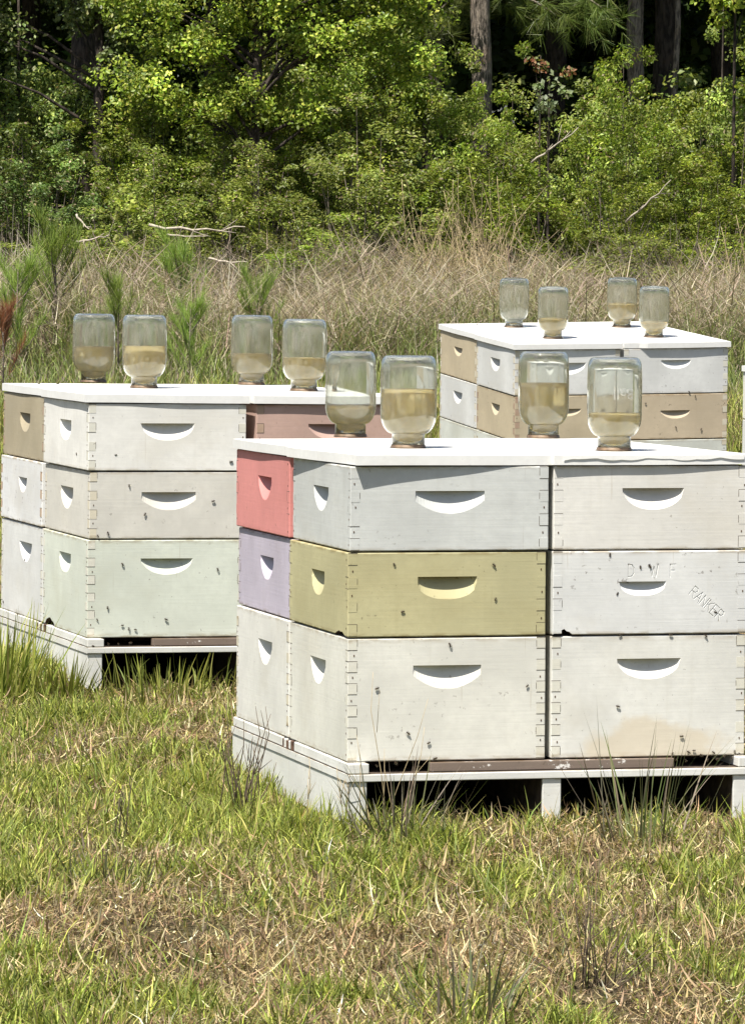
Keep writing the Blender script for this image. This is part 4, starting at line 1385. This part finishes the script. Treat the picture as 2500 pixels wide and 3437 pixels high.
def pine_sapling(h, seed, nb=16, pal=PINE, wts=(3, 3, 2, 1)):
    q = random.Random(seed)
    bm = bmesh.new(); tf = []
    tube(bm, [(0, 0, 0), (.01, 0, h * .5), (0, .01, h)], [.012, .009, .004], 6)
    for i in range(8): tf.append(((0, 0, h * (.78 + .22 * i / 7)), (q.gauss(0, .2), q.gauss(0, .2), 1)))
    for k in range(nb):
        z = h * (.12 + .78 * k / nb); a = q.uniform(0, 6.28); L = h * .27 * (1 - .6 * z / h) * q.uniform(.7, 1.2)
        e = Vector((math.cos(a) * L, math.sin(a) * L, L * q.uniform(1.2, 2.2)))
        b = Vector((0, 0, z)); m = b + e * .55 - Vector((0, 0, .03)); t = b + e
        tube(bm, [b, m, t], [.005, .004, .002], 4, cap=False)
        for i in range(7):
            f = .3 + .7 * i / 6; pt = b.lerp(t, f); tf.append((tuple(pt), tuple(e.normalized() + Vector((0, 0, .6)))))
    st = bpy.data.meshes.new('stem'); bm.to_mesh(st); bm.free(); st.materials.append(M_WOOD)
    V, F, C = needle_mesh(tf, 17, .15, .0034, pal, wts, .8)
    return np_mesh('needles', V, F, C, M_NEEDLE), st


SAP = [pine_sapling(1.0, s) for s in (1, 2, 3)]
for i, (u, vt, d, lb) in enumerate(((185, 740, 30.5, 'tallest green pine sapling in the dead grass at the left'), (60, 860, 29.5, 'green pine sapling at the left picture edge'),
                                    (400, 930, 29.0, 'green pine sapling behind the two jars at the left'), (605, 800, 31.5, 'sparse pine sapling behind the dead grass left of centre'),
                                    (640, 1000, 28.6, 'short green pine sapling beside the fuller left jar'), (865, 920, 30.0, 'slender green pine sapling behind the dark syrup jar'))):
    p = at(u, vt, d); z0 = float(gz(p.x, d)); h = p.z - z0
    put('pine_sapling', lb, 'pine sapling', SAP[i % 3], (p.x, d, z0), rnd.uniform(0, 6), (h * .95, h * .95, h * .9), 'young pines in the dead grass', ('needles', 'stem'))
RED = pine_sapling(1.0, 9, 14, [(.28, .115, .05), (.20, .09, .05), (.33, .17, .09)], (3, 2, 1))
p = at(10, 1040, 27.0); z0 = float(gz(p.x, 27.0))
put('dead_pine_sapling', 'rust brown dead pine sapling at the left picture edge', 'dead sapling', RED, (p.x, 27.0, z0), 1.0, (.55, .55, p.z - z0), None, ('needles', 'stem'))


# pine bough sprays hanging into the top of the picture
def bough(label, u0, v0, u1, v1, d):
    a, b = at(u0, v0, d), at(u1, v1, d)
    bm = bmesh.new(); tf = []
    a0 = a + Vector((0, .5, .5))
    pts = [a0, a, a.lerp(b, .5) + Vector((0, 0, .05)), b]
    tube(bm, [p - a for p in pts], [.02, .014, .01, .004], 6)
    for i in range(46):
        f = rnd.random(); c = a.lerp(b, f) - a + Vector((rnd.gauss(0, .10), rnd.gauss(0, .12), rnd.gauss(-.02, .10)))
        tf.append((tuple(c), (rnd.gauss(.3, .5), rnd.gauss(0, .5), rnd.gauss(-.3, .5))))
    root = bpy.data.objects.new('pine_bough', None); COL.objects.link(root); root.matrix_world = Matrix.Translation(a)
    tag(root, label, 'pine bough', 'pine boughs hanging in front of the wood')
    bm_obj('branch', bm, M_WOOD, root)
    V, F, C = needle_mesh(tf, 30, .16, .0035, [tuple(c * .5 for c in q) for q in PINE], (2, 3, 2, 1), -.35)
    link('needles', np_mesh('needles', V, F, C, M_NEEDLE), root)


bough('pine bough hanging just right of the sunlit trunk', 1680, -30, 1900, 70, 42.4)
bough('pine bough hanging between the bare trunks', 1900, -20, 2070, 60, 42.8)
bough('pine bough hanging beside the brown trunk', 1560, -20, 1450, 60, 43.5)

# ------------------------------------------------------------------ tall dead grass and brush in front of the thicket
def tall_grass():
    P = []
    n = 56000
    y = rng.uniform(26.8, 38.2, n); x = (rng.random(n) * 2 - 1) * (.085 * y + 1.6)
    p1 = vnoise(x, y * .35, .5, 21); p2 = vnoise(x, y * .5, .16, 22)
    ramp_ = np.clip((y - 26.8) / 4.0, .22, 1)
    h = (.16 + .60 * p1 + .25 * p2) * ramp_ * np.clip((38.6 - y) / 4.5, .35, 1) * rng.uniform(.45, 1.1, n)
    grn = rng.random(n) < np.clip(.42 + .9 * (p2 - .45) + .9 * (vnoise(x, y * .3, .9, 24) - .5) + .40 * np.clip((32.0 - y) / 4, 0, 1) + .10 * (x < -1.0), .05, .9)
    TAN = [(0.378, 0.335, 0.233), (0.296, 0.246, 0.186), (0.51, 0.45, 0.32), (0.184, 0.147, 0.114), (0.337, 0.261, 0.196)]
    col = np.where(grn[:, None], pick(n, [(.22, .28, .075), (.29, .33, .11), (.16, .21, .07)], [2, 2, 2]), pick(n, TAN, [3, 3, 1.3, 2, 2]))
    P.append(blades(x, y, gz(x, y), h, rng.uniform(.0035, .008, n), np.abs(rng.normal(0, .28, n)), rng.uniform(0, 6.28, n), col, rng.uniform(0, 1.0, n), 3, .3))
    # matted thatch: leaning, tangled stems
    n = 75000
    y = rng.uniform(29.5, 38.6, n); x = (rng.random(n) * 2 - 1) * (.085 * y + 1.6)
    p1 = vnoise(x, y * .35, .5, 21)
    z = gz(x, y) + rng.random(n) * (.30 + .50 * p1)
    P.append(blades(x, y, z, rng.uniform(.15, .45, n), rng.uniform(.003, .007, n), rng.uniform(.7, 1.6, n), rng.uniform(0, 6.28, n), pick(n, TAN, [3, 3, 1, 3, 2]), rng.normal(.3, .4, n), 3, .3))
    V, F, C = merge(P)
    C = C * (.80 + .20 * np.clip((37.2 - V[:, 1:2]) / 3.0, 0, 1))      # stems darker towards the thicket
    tag(link('dead_grass', np_mesh('dead_grass', V, F, C, M_GRASS)), 'band of tall tan dead grass in front of the green thicket', 'dead grass', kind='stuff')


tall_grass()


# tall single dry stalks
def stalk(label, u0, v0, u1, v1, d, r=.005):
    a, b = at(u0, v0, d), at(u1, v1, d)
    z0 = float(gz(a.x, d)); a = Vector((a.x, d, z0))
    bm = bmesh.new(); n = 8; L = b - a
    bend = Vector((rnd.gauss(0, .05), 0, 0))
    pts = [L * (i / n) + bend * math.sin(math.pi * i / n) for i in range(n + 1)]
    tube(bm, pts, [r * (1 - .7 * i / n) for i in range(n + 1)], 5)
    for i in range(3, n):
        for s in (-1, 1):
            e = Vector((s * rnd.uniform(.02, .07), rnd.gauss(0, .03), rnd.uniform(.04, .12)))
            tube(bm, [pts[i], pts[i] + e * .6, pts[i] + e + Vector((0, 0, -.02))], [r * .35, r * .25, r * .15], 4, cap=False)
    o = bm_obj('dry_grass_stalk', bm, M_STRAW, None, Matrix.Translation(a))
    tag(o, label, 'dry stalk', 'tall dry stalks before the thicket')


for args in (('pale dry stalk leaning left of the tall stalk group', 1420, 950, 1348, 600, 36.2), ('pale dry stalk bending over the far pallet', 1690, 1000, 1668, 590, 35.5),
             ('dry stalk leaning right above the front left jar of the far pallet', 1800, 960, 1725, 690, 35.0), ('short dry stalk in the brown brush pile', 1540, 850, 1520, 600, 36.0),
             ('dry stalk beside the brush pile, upright', 1575, 850, 1572, 560, 36.5), ('dry stalk leaning out of the brush pile to the left', 1530, 850, 1490, 640, 36.4),
             ('tall dry stalk over the cover of the far pallet', 1600, 1100, 1612, 830, 31.0), ('tall dry stalk next to the nearly empty jar', 1640, 1100, 1660, 850, 31.0),
             ('dry stalk at the right picture edge', 2480, 1150, 2470, 720, 33.0), ('thin dry stalk rising near the right picture edge', 2440, 1100, 2420, 760, 33.5)):
    stalk(*args)
for lb, a, b, d, r in (('long pale branch lying under the shrubs left of centre', (505, 760), (835, 765), 36.6, .012), ('second pale branch below the long one', (560, 785), (700, 790), 36.4, .008),
                       ('broken pale branch pointing left', (250, 810), (365, 785), 36.3, .011), ('pale branch arched over the dead grass', (700, 865), (830, 880), 35.6, .009),
                       ('grey branch slanting up through the shrubs at the right', (2100, 745), (2250, 600), 37.8, .010), ('grey branch in the middle of the thicket', (1780, 540), (1940, 430), 38.0, .010),
                       ('thin pale branch at the left trees', (255, 720), (300, 770), 36.8, .010)):
    pa, pb = at(*a, d), at(*b, d - .2)
    stick(lb, pa, pb, r, M_DEADWOOD)


# brown brush pile and dead twigs at the foot of the shrubs
def brush(label, u, v, d, wx, hh_, n, mat, group='piles of dead brush before the thicket'):
    p = at(u, v, d); z0 = float(gz(p.x, d))
    bm = bmesh.new()
    for _ in range(n):
        a = Vector((rnd.gauss(0, wx * .4), rnd.gauss(0, .25), rnd.uniform(0, hh_ * .5)))
        e = Vector((rnd.gauss(0, .35), rnd.gauss(0, .3), abs(rnd.gauss(.3, .4)))).normalized() * rnd.uniform(.2, .7) * hh_
        m = a + e * .5 + Vector((rnd.gauss(0, .04), rnd.gauss(0, .04), rnd.gauss(0, .04)))
        tube(bm, [a, m, a + e], [.0028, .0022, .001], 4, cap=False)
    o = bm_obj('brush_pile', bm, mat, None, Matrix.Translation((p.x, d, z0)))
    tag(o, label, 'brush', group)
    return o


brush('tall tan brush pile left of the far pallet jars', 1560, 800, 36.0, .55, 1.15, 608, M_STRAW)
brush('dark brown brush behind the far pallet jars', 2200, 800, 36.8, .6, .95, 512, M_WOOD)
brush('brown brush under the shrubs left of centre', 700, 800, 37.0, .8, .85, 608, M_WOOD)
brush('grey brush at the left picture edge', 90, 800, 37.0, .6, .95, 448, M_DEADWOOD)
brush('reddish brush under the shrubs right of centre', 1900, 820, 36.9, .5, .8, 384, M_WOOD)
brush('tan brush at the right picture edge', 2450, 850, 35.5, .5, .85, 384, M_STRAW)
brush('brown brush behind the near stack jars', 1220, 820, 37.0, .6, .85, 448, M_WOOD)


# the wood's deep understorey, one uncountable mass
def understorey():
    cs, rs = [], []
    for _ in range(2100):
        cs.append((rnd.uniform(-8.5, 8.5), rnd.uniform(47.5, 57), rnd.random() ** .8 * 5.0)); rs.append(rnd.uniform(.35, .7))
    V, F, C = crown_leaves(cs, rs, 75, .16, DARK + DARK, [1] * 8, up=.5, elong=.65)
    P = [(V, F, C)]
    cs, rs = [], []
    for _ in range(420):
        cs.append((rnd.uniform(-6, 6), rnd.uniform(42.5, 47), rnd.random() * 2.3)); rs.append(rnd.uniform(.15, .35))
    P.append(crown_leaves(cs, rs, 70, .06, DEEP + OLIVE, [1] * 8, up=.5, elong=.6))
    V, F, C = merge(P)
    tag(link('wood_undergrowth', np_mesh('wood_undergrowth', V, F, C, M_LEAF)), 'dark leafy undergrowth filling the wood behind the thicket', 'undergrowth', kind='stuff')


understorey()
